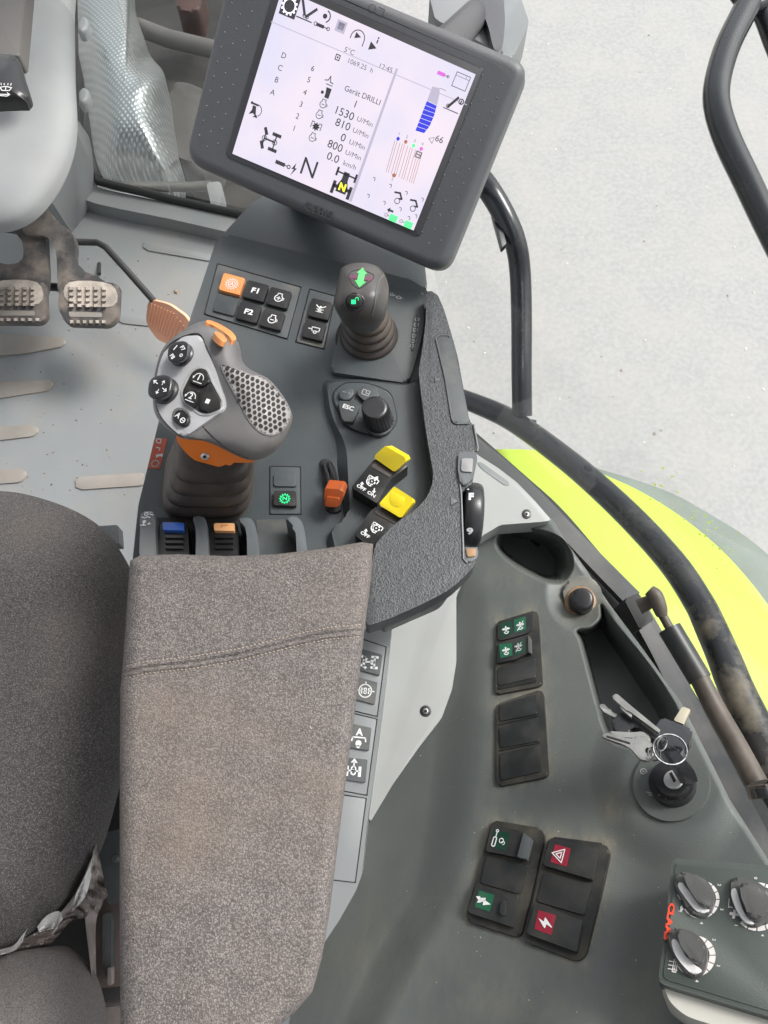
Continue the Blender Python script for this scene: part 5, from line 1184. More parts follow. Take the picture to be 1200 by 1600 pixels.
# ------------------------------------------------------------------ four-way stick
stk = thing('directional_stick', P(577, 540, .745), 'small dark stick with lit green arrow and lock button, by the display', 'joystick')
def bellows(name, secs, m, parent, n=56, sharp=60):
    """secs: (center, rx, ry, power) from top to bottom"""
    mb = MB(); R_ = []
    for c_, rx, ry, pw in secs:
        ring = []
        for i in range(n):
            a_ = 2 * pi * i / n; x, y = cos(a_), sin(a_)
            ring.append(c_ + Vector((math.copysign(abs(x) ** pw, x) * rx, math.copysign(abs(y) ** pw, y) * ry, 0)))
        R_.append(ring)
    mb.skin(R_); return mb.build(name, m, parent, sharp)
cb0 = P(577, 527, .748); ct0 = P(571, 470, .800); secs = []
folds = 6
for k in range(folds * 4 + 1):
    t = k / (folds * 4); ph = (k % 4)
    env = .0135 + (.0255 - .0135) * (t ** 1.25); rr = env * (1 + (.0, .055, .07, .02)[ph] if ph else 1 - .05)
    secs.append((ct0 + (cb0 - ct0) * t, rr, rr * 1.02, 1))
secs.append((cb0 - Vector((0, 0, .002)), .030, .0305, .95)); secs.append((cb0 - Vector((0, 0, .006)), .031, .0315, .95))
bellows('boot', secs, M['boot'], stk)
prism('collar', ell(569, 466, 22, 20, 28), Pl(.806), 0, .02, M['stick'], stk, .003)
ho = spl(Z4((400, 118), (440, 97), (485, 91), (530, 95), (572, 110), (603, 145), (620, 195), (622, 245), (614, 305), (598, 345), (560, 378), (505, 390), (450, 382), (408, 352), (375, 315), (366, 275), (374, 225), (388, 160)), 4)
def zst(s, x, y):
    return .846 - .016 * s ** 4 + .00006 * (500 - y) * 0 - .010 * sstep(455, 505, y) * 1.0
hs_o = relief('head', ho, (564, 455), zst, M['stick'], stk, 16, .016, 60)
bsn = bvh_of(hs_o)
def projpoly(mb, bvh, pts, off=.0005):
    q = [hit(bvh, x, y, off) for x, y in ccw(pts)]
    if all(p is not None for p in q): mb.add(q, [tuple(range(len(q)))])
mb = MB(); [projpoly(mb, bsn, Z4(*q)) for q in (((500, 117), (521, 148), (473, 141)), ((483, 140), (512, 144), (503, 183), (474, 178)), ((464, 175), (515, 183), (484, 208)))]; mb.build('green_arrow', M['arrow_g'], hs_o, smooth=False)
mb = MB(); [projpoly(mb, bsn, Z4(*q)) for q in (((438, 158), (456, 143), (453, 178)), ((455, 152), (478, 155), (474, 170), (454, 166)), ((509, 158), (530, 161), (526, 176), (505, 174)), ((530, 150), (547, 170), (523, 184)))]; mb.build('magenta_arrows', M['arrow_m'], hs_o, smooth=False)
f = Fb(bsn, Z4((465, 265))[0], 0, 15, .0006); q_ = f.pl
prism('button_ring', ell(*Z4((463, 278))[0], 17, 15.5, 32), q_, .001, .003, M['knob'], stk, .0012)
bt_ = prism('lock_button', ell(*Z4((462, 270))[0], 11.5, 11, 28), q_, .0032, .003, M['btn'], stk, .001)
f = Fr(q_, Z4((461, 270))[0], 0, 5.5, .0036); mb = MB(); mb.poly(f, [(-.9, .3), (.4, .3), (.4, -.9), (-.9, -.9)]); mb.ring(f, .75, .5, .4, .22, 0, 190); mb.line(f, [(1.15, .5), (1.15, .1)], .2); mb.build('lock_symbol', M['led_g'], bt_, smooth=False)
mb = MB(); cr = [hit(bsn, x, y, .0002) for x, y in spl(Z4((596, 150), (575, 180), (562, 230), (555, 290), (540, 340)), 5, False)]; cr = [p for p in cr if p]; mb.tube(cr, .0006, 6); mb.build('shell_seam', M['fin'], stk)
mb = MB(); cr = [hit(bsn, x, y, .0000) for x, y in spl(Z4((432, 160), (445, 135), (490, 125), (545, 145), (550, 165), (520, 190), (485, 212), (455, 195), (432, 160)), 4, False)]; cr = [p for p in cr if p]; mb.tube(cr, .0004, 6); mb.build('symbol_outline', M['knob'], stk)

# ------------------------------------------------------------------ multifunction joystick
js = thing('multifunction_joystick', P(325, 775, .745), 'large grey joystick with silver button face, honeycomb palm rest and orange collar', 'joystick')
bot = P(*Z3((398, 1195))[0], .748); tpc = P(*Z3((440, 1010))[0], .808); secs = []
folds = 5
folds = 4
for k in range(folds * 4 + 1):
    t = k / (folds * 4); ph = k % 4; e = t ** .7
    sc_k = (.96, 1.04, 1.08, 1.06)[ph]
    secs.append((tpc + (bot - tpc) * t - Vector((0, 0, 0)), (.025 + (.0345 - .025) * e) * sc_k, (.021 + (.0325 - .021) * e) * sc_k, .5))
secs.append((bot - Vector((0, 0, .001)), .0365, .0345, .6)); secs.append((bot - Vector((0, 0, .005)), .0375, .0355, .6))
bellows('boot', secs, M['boot'], js, 72)
F_ = [(345, 452), (388, 525), (428, 610), (455, 690), (486, 782), (480, 832), (432, 868), (380, 905), (290, 963), (242, 950), (166, 870), (136, 780), (150, 620), (212, 500)]
S_ = [(385, 388), (540, 478), (585, 610), (718, 692), (818, 846), (795, 955), (728, 1045), (606, 1084), (398, 994), (262, 972), (152, 882), (124, 780), (143, 610), (205, 490)]
fz = lambda x, y: .872 + .00003 * (x - 300) - .000012 * (y - 700)
def rg(pts, zf, n=6): return [P(*q, zf(*p)) for q, p in ((Z3(p)[0], p) for p in spl(pts, n))]
def mix(A, B, t): return [(a_[0] + (b_[0] - a_[0]) * t, a_[1] + (b_[1] - a_[1]) * t) for a_, b_ in zip(A, B)]
inner = mix(F_, [(300, 720)] * 14, .5)
rings = [rg(F_, lambda x, y: fz(x, y) - .0012), rg(mix(F_, S_, .06), lambda x, y: fz(x, y) + .0005)]
for t in (.2, .4, .6, .78, .9, .97, 1.0):
    rings.append(rg(mix(F_, S_, t), lambda x, y, t=t: fz(x, y) + .004 * sin(pi * min(1, t * 1.1)) * sstep(380, 560, x) - .020 * t ** 3.2 - .010 * max(0, t - .9) / .1))
cx_, cy_ = 440, 880
for t, dz in ((.05, .045), (.14, .053), (.28, .060), (.42, .064)):
    rings.append(rg(mix(S_, [(cx_, cy_)] * 14, t), lambda x, y, dz=dz: .872 - dz))
rings = [[Vector(p) for p in r_][::-1] if area([(p[0], p[1]) for p in spl(F_, 2)]) > 0 else r_ for r_ in rings]
mb = MB(); mb.skin(rings); hd_o = mb.build('head', M['grip'], js, sharp=45)
bm = bmesh.new(); bm.from_mesh(hd_o.data); bmesh.ops.recalc_face_normals(bm, faces=bm.faces); bm.to_mesh(hd_o.data); bm.free()
fpl = Pl(*[P(*Z3(q)[0], fz(*q)) for q in ((150, 620), (486, 782), (290, 963))])
fp_o = prism('button_face', spl(mix(F_, [(300, 720)] * 14, .015) and Z3(*mix(F_, [(300, 720)] * 14, .015)), 5), fpl, .0015, .006, M['gripplate'], js, .0018, 3)
bhd = bvh_of(hd_o)
# honeycomb palm grille
gp = Z3((468, 612), (520, 625), (600, 655), (660, 668), (705, 695), (765, 765), (808, 845), (800, 890), (775, 932), (735, 955), (700, 958), (655, 940), (605, 885), (550, 780), (500, 690))
def inside(x, y, poly):
    c_ = False
    for i in range(len(poly)):
        (x1, y1), (x2, y2) = poly[i - 1], poly[i]
        if (y1 > y) != (y2 > y) and x < (x2 - x1) * (y - y1) / (y2 - y1) + x1: c_ = not c_
    return c_
gps = spl(gp, 5)
mb = MB(); stp = 3.0; idx = {}
gx0, gx1 = min(p[0] for p in gps), max(p[0] for p in gps); gy0, gy1 = min(p[1] for p in gps), max(p[1] for p in gps)
for j in range(int((gy1 - gy0) / stp) + 2):
    for i in range(int((gx1 - gx0) / stp) + 2):
        x, y = gx0 + i * stp, gy0 + j * stp
        if inside(x, y, gps):
            h_ = hit(bhd, x, y, .0006)
            if h_: idx[(i, j)] = len(mb.v); mb.v.append(tuple(h_))
for (i, j), k in idx.items():
    q = [idx.get((i, j + 1)), idx.get((i + 1, j + 1)), idx.get((i + 1, j))]
    if None not in q: mb.f.append((k, *q))
gr_o = mb.build('palm_grille', M['mesh'], js)
hx = MB(); st_ = 8.3; ang = radians(24); cg = (405, 640)
for j in range(-14, 15):
    for i in range(-14, 15):
        u_ = (i + .5 * (j % 2)) * st_; v_ = j * st_ * .866 * 1.05; x = cg[0] + u_ * cos(ang) - v_ * sin(ang); y = cg[1] + u_ * sin(ang) + v_ * cos(ang)
        if not inside(x, y, gps): continue
        if min((x - a_) ** 2 + (y - b_) ** 2 for a_, b_ in gps) < 14: continue
        r_ = 3.6; pts = [(x + r_ * cos(ang + pi / 6 + k * pi / 3) * (.9), y + r_ * sin(ang + pi / 6 + k * pi / 3)) for k in range(6)]
        projpoly(hx, bhd, pts, .0010)
hx.build('grille_holes', M['hole'], gr_o, smooth=False)
mb = MB(); cr = [hit(bhd, x, y, .0001) for x, y in gps]; cr = [p for p in cr if p]; mb.tube(cr + cr[:1], .0007, 6, cap=False); mb.build('grille_edge', M['grip'], gr_o)
mb = MB(); cr = [hit(bhd, x, y, -.0003) for x, y in spl(Z3((372, 915), (430, 975), (500, 1030), (600, 1075)), 6, False)]; cr = [p for p in cr if p]; mb.tube(cr, .0006, 6, cap=False); mb.build('shell_seam', M['hole'], js)
# orange collar
ocp = Pl(P(*Z3((250, 980))[0], .822), P(*Z3((640, 1085))[0], .822), P(*Z3((450, 1118))[0], .808))
oc = prism('orange_collar', spl(Z3((238, 962), (330, 985), (400, 960), (470, 960), (560, 1010), (645, 1060), (642, 1088), (600, 1098), (510, 1098), (470, 1115), (430, 1119), (375, 1108), (320, 1075), (270, 1025)), 4), ocp, 0, .012, M['orange'], js, .0025, 4)
s_ = prism('screw', ell(*Z3((382, 1070))[0], 6.8, 5.2, 24, 15), ocp, .0018, .003, M['chrome'], oc, .0008)
prism('screw_recess', ell(*Z3((382, 1070))[0], 3.0, 2.4, 6, 15), ocp, .0022, .001, M['hole'], s_, 0)
# orange buttons on top edge
bo2 = Fb(bhd, Z3((470, 440))[0], 25, 10, .0005).pl
for q in ([(390, 388), (410, 384), (455, 402), (505, 430), (536, 462), (540, 482), (522, 482), (495, 455), (462, 432), (425, 410), (400, 398)], ell(464, 466, 38, 13, 12, 38)):
    pp = [hit(bhd, *Z3(z_)[0], .0) for z_ in q]
    prism('side_button', spl(Z3(*q), 4), bo2, .0006, .004, M['orangeb'], js, .0006)
# two black hat switches
def hat(c_, r_, hgt, lean):
    fpc = fpl; b0 = fpc.at(*c_, 0)
    hs2 = thing if False else None
    mb = MB(); n = 48; R_ = []; topo = PD(c_[0] + lean[0], c_[1] + lean[1], 1)
    tc_ = Pl.__new__(Pl); tc_.o = fpl.o; tc_.n = fpl.n; tcen = tc_.at(c_[0] + lean[0], c_[1] + lean[1], hgt); u_ = fpl.n.orthogonal().normalized(); v_ = fpl.n.cross(u_); rm = r_ * .5 / FPX * .93
    for t, rr in ((1, .62), (1, .90), (.96, .98), (.88, 1.0), (.62, 1.0), (.58, .93), (.35, .9), (.30, 1.04), (.06, 1.1), (0, 1.1)):
        cc = b0 + (tcen - b0) * t; R_.append([cc + (u_ * cos(2 * pi * i / n) + v_ * sin(2 * pi * i / n)) * rm * rr * (1 + (.05 * cos(4 * 2 * pi * i / n) if t > .85 else 0)) for i in range(n)])
    mb.skin(R_); return mb.build('hat_switch', M['knob'], js, sharp=45), tcen
for c_, r_, hg, ln, mk in ((Z3((272, 560))[0], 20, .013, (-7, -6), 'a'), (Z3((192, 742))[0], 22, .014, (-11, -8), 'b')):
    o_, tc_ = hat(c_, r_, hg, ln); bm = bmesh.new(); bm.from_mesh(o_.data); bmesh.ops.recalc_face_normals(bm, faces=bm.faces); bm.to_mesh(o_.data); bm.free()
    pq = Pl.__new__(Pl); pq.o = fpl.o + fpl.n * (hg + .0004); pq.n = fpl.n; mb = MB(); cc = (c_[0] + ln[0], c_[1] + ln[1])
    if mk == 'a':
        for s_, dx, dy, an in (('F7', 7, -5, 60), ('F8', -9, 8, 60)): f = Fr(pq, (cc[0] + dx, cc[1] + dy), an, 5, 0); mb.text(f, s_, 1.5, bold=.03)
        f = Fr(pq, (cc[0] - 4, cc[1] - 6), -50, 5, 0); mb.line(f, [(-.8, 0), (.8, 0)], .35); f = Fr(pq, (cc[0] + 5, cc[1] + 6), -50, 5, 0); mb.ring(f, 0, 0, .45, .25)
    else:
        for dx, dy, an in ((-6, -7, 220), (6, -6, 300), (-3, 8, 120), (8, 5, 40)):
            f = Fr(pq, (cc[0] + dx, cc[1] + dy), an, 4, 0); mb.line(f, [(-1, 0), (.8, 0)], .3); mb.line(f, [(.1, .6), (.9, 0), (.1, -.6)], .3)
    mb.build('marks', M['white'], o_, smooth=False)
# central key group
bz = prism('key_surround', rnd(Z3((310, 640), (355, 610), (400, 625), (425, 690), (480, 790), (470, 835), (405, 862), (360, 860), (270, 790), (262, 740)), 5), fpl, .0022, .003, M['chrome'], js, .0008)
bz2 = prism('key_bed', rnd(Z3((318, 648), (356, 622), (393, 633), (415, 690), (468, 790), (460, 828), (403, 850), (362, 848), (280, 786), (272, 742)), 5), fpl, .0026, .002, M['hole'], bz, .0004)
for q, tx, c2 in (([(330, 650), (372, 628), (392, 645), (408, 690), (372, 718), (310, 692)], '1', (354, 672)), ([(300, 712), (358, 738), (345, 800), (328, 824), (278, 790), (280, 745)], '2', (314, 765)), ([(400, 705), (412, 700), (462, 795), (455, 822), (400, 842), (356, 826), (368, 770)], 's', (398, 790))):
    k_ = prism('key', rnd(Z3(*q), 3), fpl, .0045, .003, M['btn'], js, .0009)
    mb = MB(); f = Fr(fpl, Z3(c2)[0], 20, 8, .0049)
    if tx == 's': mb.poly(f, [(-.4, .4), (.4, .4), (.4, -.4), (-.4, -.4)])
    else: mb.text(f, tx, 1.5, bold=.02); mb.ring(f, 0, -.2, .95, .14, 0, 175); mb.line(f, [(-.7, -.85), (1.0, -.85)], .14); mb.poly(f, [(-1.2, .0), (-.7, .1), (-1.0, -.5)])
    mb.build('marking', M['white'], k_, smooth=False)
k_ = prism('round_key', ell(*Z3((266, 868))[0], 16.5, 13.5, 32, 50), fpl, .0022, .002, M['grip'], js, .0008)
k_ = prism('round_key', ell(*Z3((265, 872))[0], 13.5, 11, 32, 60), fpl, .0045, .004, M['btn'], js, .0012)
mb = MB(); f = Fr(fpl, Z3((262, 870))[0], 35, 8, .0049); mb.text(f, 'A', 1.35, x=-.6, bold=.01); mb.ring(f, .7, -.2, .42, .15); mb.line(f, [(.4, -.2), (1.0, -.2)], .12); mb.build('marking', M['white'], k_, smooth=False)

# ------------------------------------------------------------------ armrest pad
pad = thing('armrest_pad', P(380, 1200, .74), 'taupe woven armrest pad with a double-stitched seam, worn and dusty', 'armrest')
PLt = [(840, 205), (880, 203), (920, 200), (980, 196), (1050, 191), (1075, 188), (1200, 187), (1350, 187), (1470, 187), (1800, 190)]
PRt = [(840, 584), (900, 580), (980, 570), (1050, 562), (1200, 542), (1350, 523), (1440, 512), (1500, 502), (1550, 488), (1580, 462), (1600, 440), (1640, 400), (1700, 330)]
def ptop(u): return interp([(0, 876), (.04, 868), (.2, 866), (.4, 869), (.6, 866), (.8, 857), (.95, 847), (1, 850)], u)
seam = [(0, 1052), (.1, 1043), (.3, 1035), (.5, 1022), (.7, 1002), (.85, 990), (1, 985)]
NR, NC = 300, 130; vs = []; MPP = .50 / FPX * 1.0
def padz(px, py, u):
    l, r = interp(PLt, py), interp(PRt, py); d = min((px - l), (r - px), (py - ptop(u)) * 1.0 + 0) * MPP
    d = max(0, d); rr = .011
    z = .803 - (rr * (1 - sqrt(max(0, 1 - (1 - d / rr) ** 2))) if d < rr else 0)
    z += .004 * sin(pi * min(1, max(0, u))) ** .8
    ds = (py - interp(seam, u)) * MPP
    z -= .0008 * math.exp(-(ds / .0008) ** 2) + .0008 * math.exp(-((ds - .0042) / .0009) ** 2) + .0008 * math.exp(-((ds + .0042) / .0009) ** 2)
    z += .0012 * math.exp(-((abs(ds) - .0021) / .0012) ** 2)
    z += .0012 * sin(px * .021 + py * .013) * sin(py * .017) + .0006 * sin(px * .05 - py * .031) * sin(py * .043 + px * .02)
    return z
for j in range(NR + 1):
    v_ = j / NR
    for i in range(NC + 1):
        u_ = i / NC; py = ptop(u_) + (1690 - ptop(u_)) * v_
        l, r = interp(PLt, py), interp(PRt, py); px = l + (r - l) * u_
        vs.append(P(px, py, padz(px, py, u_)))
mb = MB(); W = NC + 1; nb = len(vs); fs = []
cen = sum(vs, Vector()) / nb
vs2 = [Vector((cen.x + (p.x - cen.x) * .97, cen.y + (p.y - cen.y) * .99, .745)) for p in vs]
for j in range(NR):
    for i in range(NC): a_ = j * W + i; fs.append((a_ + W, a_ + W + 1, a_ + 1, a_))
bd = [i for i in range(W)] + [j * W + NC for j in range(1, NR + 1)] + [NR * W + i for i in range(NC - 1, -1, -1)] + [j * W for j in range(NR - 1, 0, -1)]
vs3 = vs + [vs2[k] for k in bd]
for a_ in range(len(bd)):
    b_ = (a_ + 1) % len(bd); fs.append((bd[b_], bd[a_], nb + a_, nb + b_))
fs.append(tuple(nb + k for k in range(len(bd))))
mb.add(vs3, fs); po_ = mb.build('pad_cover', M['pad'], pad, sharp=60)
bm = bmesh.new(); bm.from_mesh(po_.data); bmesh.ops.recalc_face_normals(bm, faces=bm.faces); bm.to_mesh(po_.data); bm.free()
bpd = bvh_of(po_)
mb = MB(); random.seed(2)
for off in (-9.5, 9.5):
    u_ = .012
    while u_ < .985:
        du = .0125; y0 = interp(seam, u_) + off; y1 = interp(seam, u_ + du) + off
        x0 = interp(PLt, y0) + (interp(PRt, y0) - interp(PLt, y0)) * u_; x1 = interp(PLt, y1) + (interp(PRt, y1) - interp(PLt, y1)) * (u_ + du)
        a_, b_ = hit(bpd, x0, y0, -.0001), hit(bpd, x1, y1, -.0001)
        if a_ and b_:
            m_ = (a_ + b_) / 2 + Vector((0, 0, .0006)); mb.tube([a_, m_, b_], [.0003, .0005, .0003], 6)
        u_ += .0165
mb.build('stitching', M['threadl'], pad)
mb = MB()
for q in (((448, 909), (452, 912)), ((484, 1134), (487, 1139))):
    pts = [hit(bpd, *p_, .0005) for p_ in q]; mb.tube(pts, .00015, 5)
mb.build('lint', M['white'], pad)

# ------------------------------------------------------------------ seat
seat = thing('seat_cushion', P(50, 1100, .45), 'dark grey woven seat cushion left of the armrest pad', 'seat')
so_ = [(-420, 770), (-120, 764), (0, 767), (55, 776), (110, 795), (150, 818), (180, 848), (198, 885), (203, 920), (200, 960), (197, 1020), (194, 1100), (192, 1180), (184, 1205), (172, 1240), (158, 1290), (140, 1340), (118, 1378), (90, 1420), (55, 1452), (20, 1476), (-40, 1490), (-200, 1500), (-420, 1500)]
def zseat(s, x, y): return .66 - .055 * s ** 5 - .004 * (1 - s) + .006 * math.exp(-((x - 60) / 60) ** 2 - ((y - 960) / 120) ** 2) + .0015 * sin(x * .03 + y * .011) * sin(y * .019) * (1 - s)
relief('cushion', spl(so_, 6), (-60, 1100), zseat, M['seat'], seat, 40, .03, 60, pw=.8)
bl = thing('seat_bolster', P(60, 1560, .5), 'smooth taupe fabric bolster at the bottom left corner', 'seat bolster')
relief('bolster', spl([(-200, 1560), (-80, 1510), (-10, 1500), (20, 1488), (62, 1482), (88, 1488), (110, 1508), (128, 1532), (142, 1575), (150, 1640), (150, 1760), (-200, 1760)], 6), (20, 1640), lambda s, x, y: .655 - .06 * s ** 2.2, M['bolster'], bl, 24, .04)
br = thing('seat_frame_bracket', P(165, 1420, .4), 'brown dusty steel bracket in the gap between seat and armrest', 'bracket')
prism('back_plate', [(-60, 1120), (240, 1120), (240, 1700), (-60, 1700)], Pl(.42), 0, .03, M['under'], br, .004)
prism('upright_plate', rnd([(144, 1390), (165, 1350), (174, 1300), (200, 1300), (200, 1540), (148, 1545), (142, 1470)], 4), Pl(.50), 0, .04, M['bracket'], br, .004)
prism('dark_cover', rnd([(150, 1325), (160, 1302), (200, 1292), (210, 1292), (210, 1400), (168, 1415), (156, 1360)], 6), Pl(.53), 0, .03, M['base'], br, .006)
prism('hinge', rnd([(160, 1430), (170, 1425), (174, 1440), (174, 1520), (166, 1530), (160, 1500)], 3), Pl(.515), 0, .01, M['base2'], br, .003)
prism('clip', rnd([(168, 1512), (174, 1512), (174, 1540), (168, 1540)], 2), Pl(.525), 0, .008, M['rag'], br, .002)
prism('screw_head', ell(180, 1342, 6, 6), Pl(.54), 0, .008, M['base2'], br, .002)
prism('crossbar', rnd([(150, 1575), (190, 1572), (190, 1640), (152, 1640)], 3), Pl(.52), 0, .03, M['rag'], br, .004)
# torn protective film
def crumple(name, edge1, edge2, m, z0, z1, parent=None, nu=40, nv=10, amp=.006, seed=1):
    rs = random.Random(seed); ph = [(rs.uniform(.3, 1.6), rs.uniform(0, 6), rs.uniform(.3, 2.2)) for _ in range(7)]
    A = spl(edge1, 12, False); B = spl(edge2, 12, False); vs = []
    for i in range(nu + 1):
        ta = i / nu * (len(A) - 1); tb = i / nu * (len(B) - 1); k = min(int(ta), len(A) - 2); l = min(int(tb), len(B) - 2)
        a_ = Vector(A[k]).lerp(Vector(A[k + 1]), ta - k); b_ = Vector(B[l]).lerp(Vector(B[l + 1]), tb - l)
        for j in range(nv + 1):
            t = j / nv; p = a_.lerp(b_, t); dz = sum(amp * .4 * sin(i * f1 + j * f2 + f3) for f1, f3, f2 in ph)
            vs.append(P(p.x, p.y, z0 + (z1 - z0) * t + dz * (.3 + t)))
    W = nv + 1; fs = [(i * W + j, (i + 1) * W + j, (i + 1) * W + j + 1, i * W + j + 1) for i in range(nu) for j in range(nv)]
    n = len(vs); mb = MB(); vv = vs + [p - Vector((0, 0, .0005)) for p in vs]
    ff = fs + [tuple(q + n for q in f)[::-1] for f in fs]; mb.add(vv, ff); return mb.build(name, m, parent, sharp=30)
fm = thing('torn_film', P(90, 1440, .55), 'torn dusty plastic film hanging from the lower edge of the seat cushion', 'plastic film')
crumple('film_sheet', [(150, 1318), (128, 1375), (100, 1420), (60, 1455), (0, 1482), (-40, 1492)], [(168, 1400), (135, 1432), (110, 1440), (75, 1478), (30, 1500), (-40, 1512)], M['rag'], .605, .56, fm, 60, 12, .007, 4)
crumple('film_flap', [(146, 1345), (140, 1380), (132, 1420), (140, 1500), (146, 1560)], [(149, 1345), (162, 1400), (150, 1440), (150, 1520), (152, 1600)], M['rag'], .57, .54, fm, 40, 6, .004, 9)
crumple('film_shred', [(58, 1448), (74, 1430), (92, 1424), (98, 1436)], [(62, 1458), (80, 1452), (90, 1450), (78, 1462)], M['paleknob'], .622, .60, fm, 16, 6, .004, 7)
crumple('film_shred', [(-10, 1486), (20, 1478), (34, 1462), (44, 1450)], [(-10, 1494), (22, 1486), (36, 1470), (46, 1456)], M['paleknob'], .612, .60, fm, 20, 5, .003, 8)
crumple('film_shred', [(118, 1398), (128, 1378), (140, 1352), (146, 1330)], [(112, 1425), (132, 1402), (142, 1370), (147, 1335)], M['paleknob'], .612, .60, fm, 20, 5, .003, 12)
ah = prism('seat_slide_lever', rnd([(150, 822), (184, 820), (186, 850), (160, 850)], 3), Pl(.40), 0, .02, M['base2'], None, .003); tag(ah, 'short grey lever end peeking from behind the seat cushion corner', 'lever')

# ------------------------------------------------------------------ display
mo = thing('display_monitor', PD(560, 380, .66), 'grey display monitor showing tractor data on a pale lilac screen', 'monitor')
mp_ = Pl(PD(363, 240, .655), PD(646, 360, .642), PD(743, 116, .603))
bez = rnd([(366, -95), (828, 97), (694, 430), (284, 250)], [20, 30, 34, 34], 8)
soft_prism('bezel', bez, mp_, .008, .036, M['bezel'], mo, .009, 6)
prism('screen_recess', rnd([(434, -36), (756, 108), (655, 370), (352, 243)], [2, 5, 5, 8]), mp_, .0088, .004, M['bezel_in'], mo, .001, 2)
scn = prism('screen', [(441, -18), (743, 116), (646, 360), (363, 240)], mp_, .0096, .003, M['screen'], mo, 0)
H = .0096
def dimples():
    mb = MB(); TL, TR, BR, BL = Vector((366, -95)), Vector((828, 97)), Vector((694, 430)), Vector((284, 250))
    f_ = lambda u, v: (TL.lerp(TR, u)).lerp(BL.lerp(BR, u), v)
    for (us, vs_) in (((.04, .075, .11), [k / 15 for k in range(3, 14)]), ((.875, .91, .945), [k / 15 for k in range(2, 14)])):
        for a_, u in enumerate(us):
            for b_, v in enumerate(vs_):
                p = f_(u, v + (.033 if a_ % 2 else 0)); c_ = mp_.at(p.x, p.y, .0079)
                u1 = mp_.n.orthogonal().normalized(); v1 = mp_.n.cross(u1)
                mb.skin([[c_ + mp_.n * .0006 + (u1 * cos(t) + v1 * sin(t)) * .0003 for t in [k * pi / 4 for k in range(8)]], [c_ + (u1 * cos(t) + v1 * sin(t)) * .0008 for t in [k * pi / 4 for k in range(8)]]])
    mb.build('bezel_pimples', M['bump'], mo)
dimples()
mb = MB(); f = Fr(mp_, (497, 330), 22.5, 10, .0086); mb.text(f, 'CEBIS', 1.7, bold=.02, sx=1.15); mb.build('bezel_lettering', M['bezel_in'], mo, smooth=False)
mb = MB(); f = Fr(mp_, (588, 16), 22.5, 6, .0083); mb.ring(f, -1.2, 0, .9, .15); mb.line(f, [(.4, -.8), (2, -.8), (2, .8), (.4, .8)], .2); mb.build('bezel_emblem', M['bezel_in'], mo, smooth=False)
A_ = 23.0
def sfr(c_, s=10, a_=A_, h=.0004): return Fr(mp_, c_, a_, s, H + h)
K = MB(); G = MB(); LI = MB()
for ch, q in (('D', (350, 187)), ('C', (338, 228)), ('B', (326, 268)), ('A', (313, 310)), ('6', (447, 230)), ('5', (434, 268)), ('4', (421, 310)), ('3', (408, 350)), ('2', (396, 390)), ('1', (385, 430))):
    K.text(sfr(Z1(q)[0]), ch, 1.12, bold=.0)
G.text(sfr(Z1((570, 172))[0]), '5°C', 1.05, bold=.0, sx=1.05); G.text(sfr(Z1((606, 220))[0]), '1069.25  h', .98, bold=0, sx=1.05); G.text(sfr(Z1((691, 228))[0]), '12:45', 1.02, bold=0, sx=1.05)
K.text(sfr(Z1((614, 320))[0]), 'Gerät DRILLI', 1.12, bold=.0)
for st, q, s in (('1', (590, 350), 1.45), ('1530', (552, 380), 1.6), ('810', (548, 418), 1.6), ('0', (549, 462), 1.6), ('800', (522, 490), 1.6), ('0.0', (515, 529), 1.6)): K.text(sfr(Z1(q)[0]), st, s, bold=.0, sx=1.05)
for st, q in (('U/Min', (622, 408)), ('U/Min', (608, 446)), ('U/Min', (596, 485)), ('U/Min', (583, 520)), ('km/h', (571, 554))): G.text(sfr(Z1(q)[0]), st, 1.0, bold=.0, sx=1.1)
K.text(sfr(Z1((434, 565))[0]), 'N', 3.6, bold=.0); K.text(sfr(Z1((871, 467))[0]), '66', 1.35, bold=.0)
# icons top row
f = sfr(ZM((600, 55))[0], 14); K.poly(f, [(-.95, 1), (.95, 1), (.95, -1), (-.95, -1)])
W_ = MB(); f = sfr(ZM((598, 50))[0], 14, h=.0006); W_.ring(f, 0, 0, .68, .14); [W_.line(f, [(cos(a_) * .7, sin(a_) * .7), (cos(a_) * .85, sin(a_) * .85)], .2) for a_ in [k * pi / 6 for k in range(12)]]
f = sfr(ZM((740, 100))[0], 14); K.line(f, [(-.9, 1.1), (-.1, -.3)], .28); K.line(f, [(1.0, .6), (.15, -.4)], .28); K.line(f, [(-.9, -.75), (.9, -.75)], .12); G.ring(f, -.1, -.4, .16, .1); G.ring(f, .25, -.45, .16, .1)
f = sfr(ZM((880, 180))[0], 11); K.disc(f, 0, .7, .32); K.ring(f, 0, .7, .75, .16, -60, 80); K.line(f, [(-.7, -.6), (.2, -.6)], .42); K.line(f, [(.2, -.6), (.9, -.6)], .12); G.ring(f, 1.0, -.6, .2, .12); G.ring(f, -.95, -.6, .22, .12)
f = sfr(ZM((1028, 222))[0], 9); LI.poly(f, [(-.9, .9), (.9, .9), (.9, -.9), (-.9, -.9)]); G.poly(f, [(-.55, .6), (.55, .6), (.55, -.5), (-.55, -.5)])
f = sfr(Z1((600, 120))[0], 11); K.ring(f, 0, -.3, 1.0, .12, 0, 180); K.poly(f, [(-.45, .35), (.45, -.05), (-.45, -.45)]); K.line(f, [(-1, -.3), (-1, -.6)], .12); K.line(f, [(1, -.3), (1, -1)], .12)
f = sfr(Z1((650, 155))[0], 10); K.poly(f, [(-.6, .5), (.6, -.1), (-.6, -.7)]); K.disc(f, .35, 1.3, .13); K.line(f, [(.35, 1.0), (.35, .6)], .2)
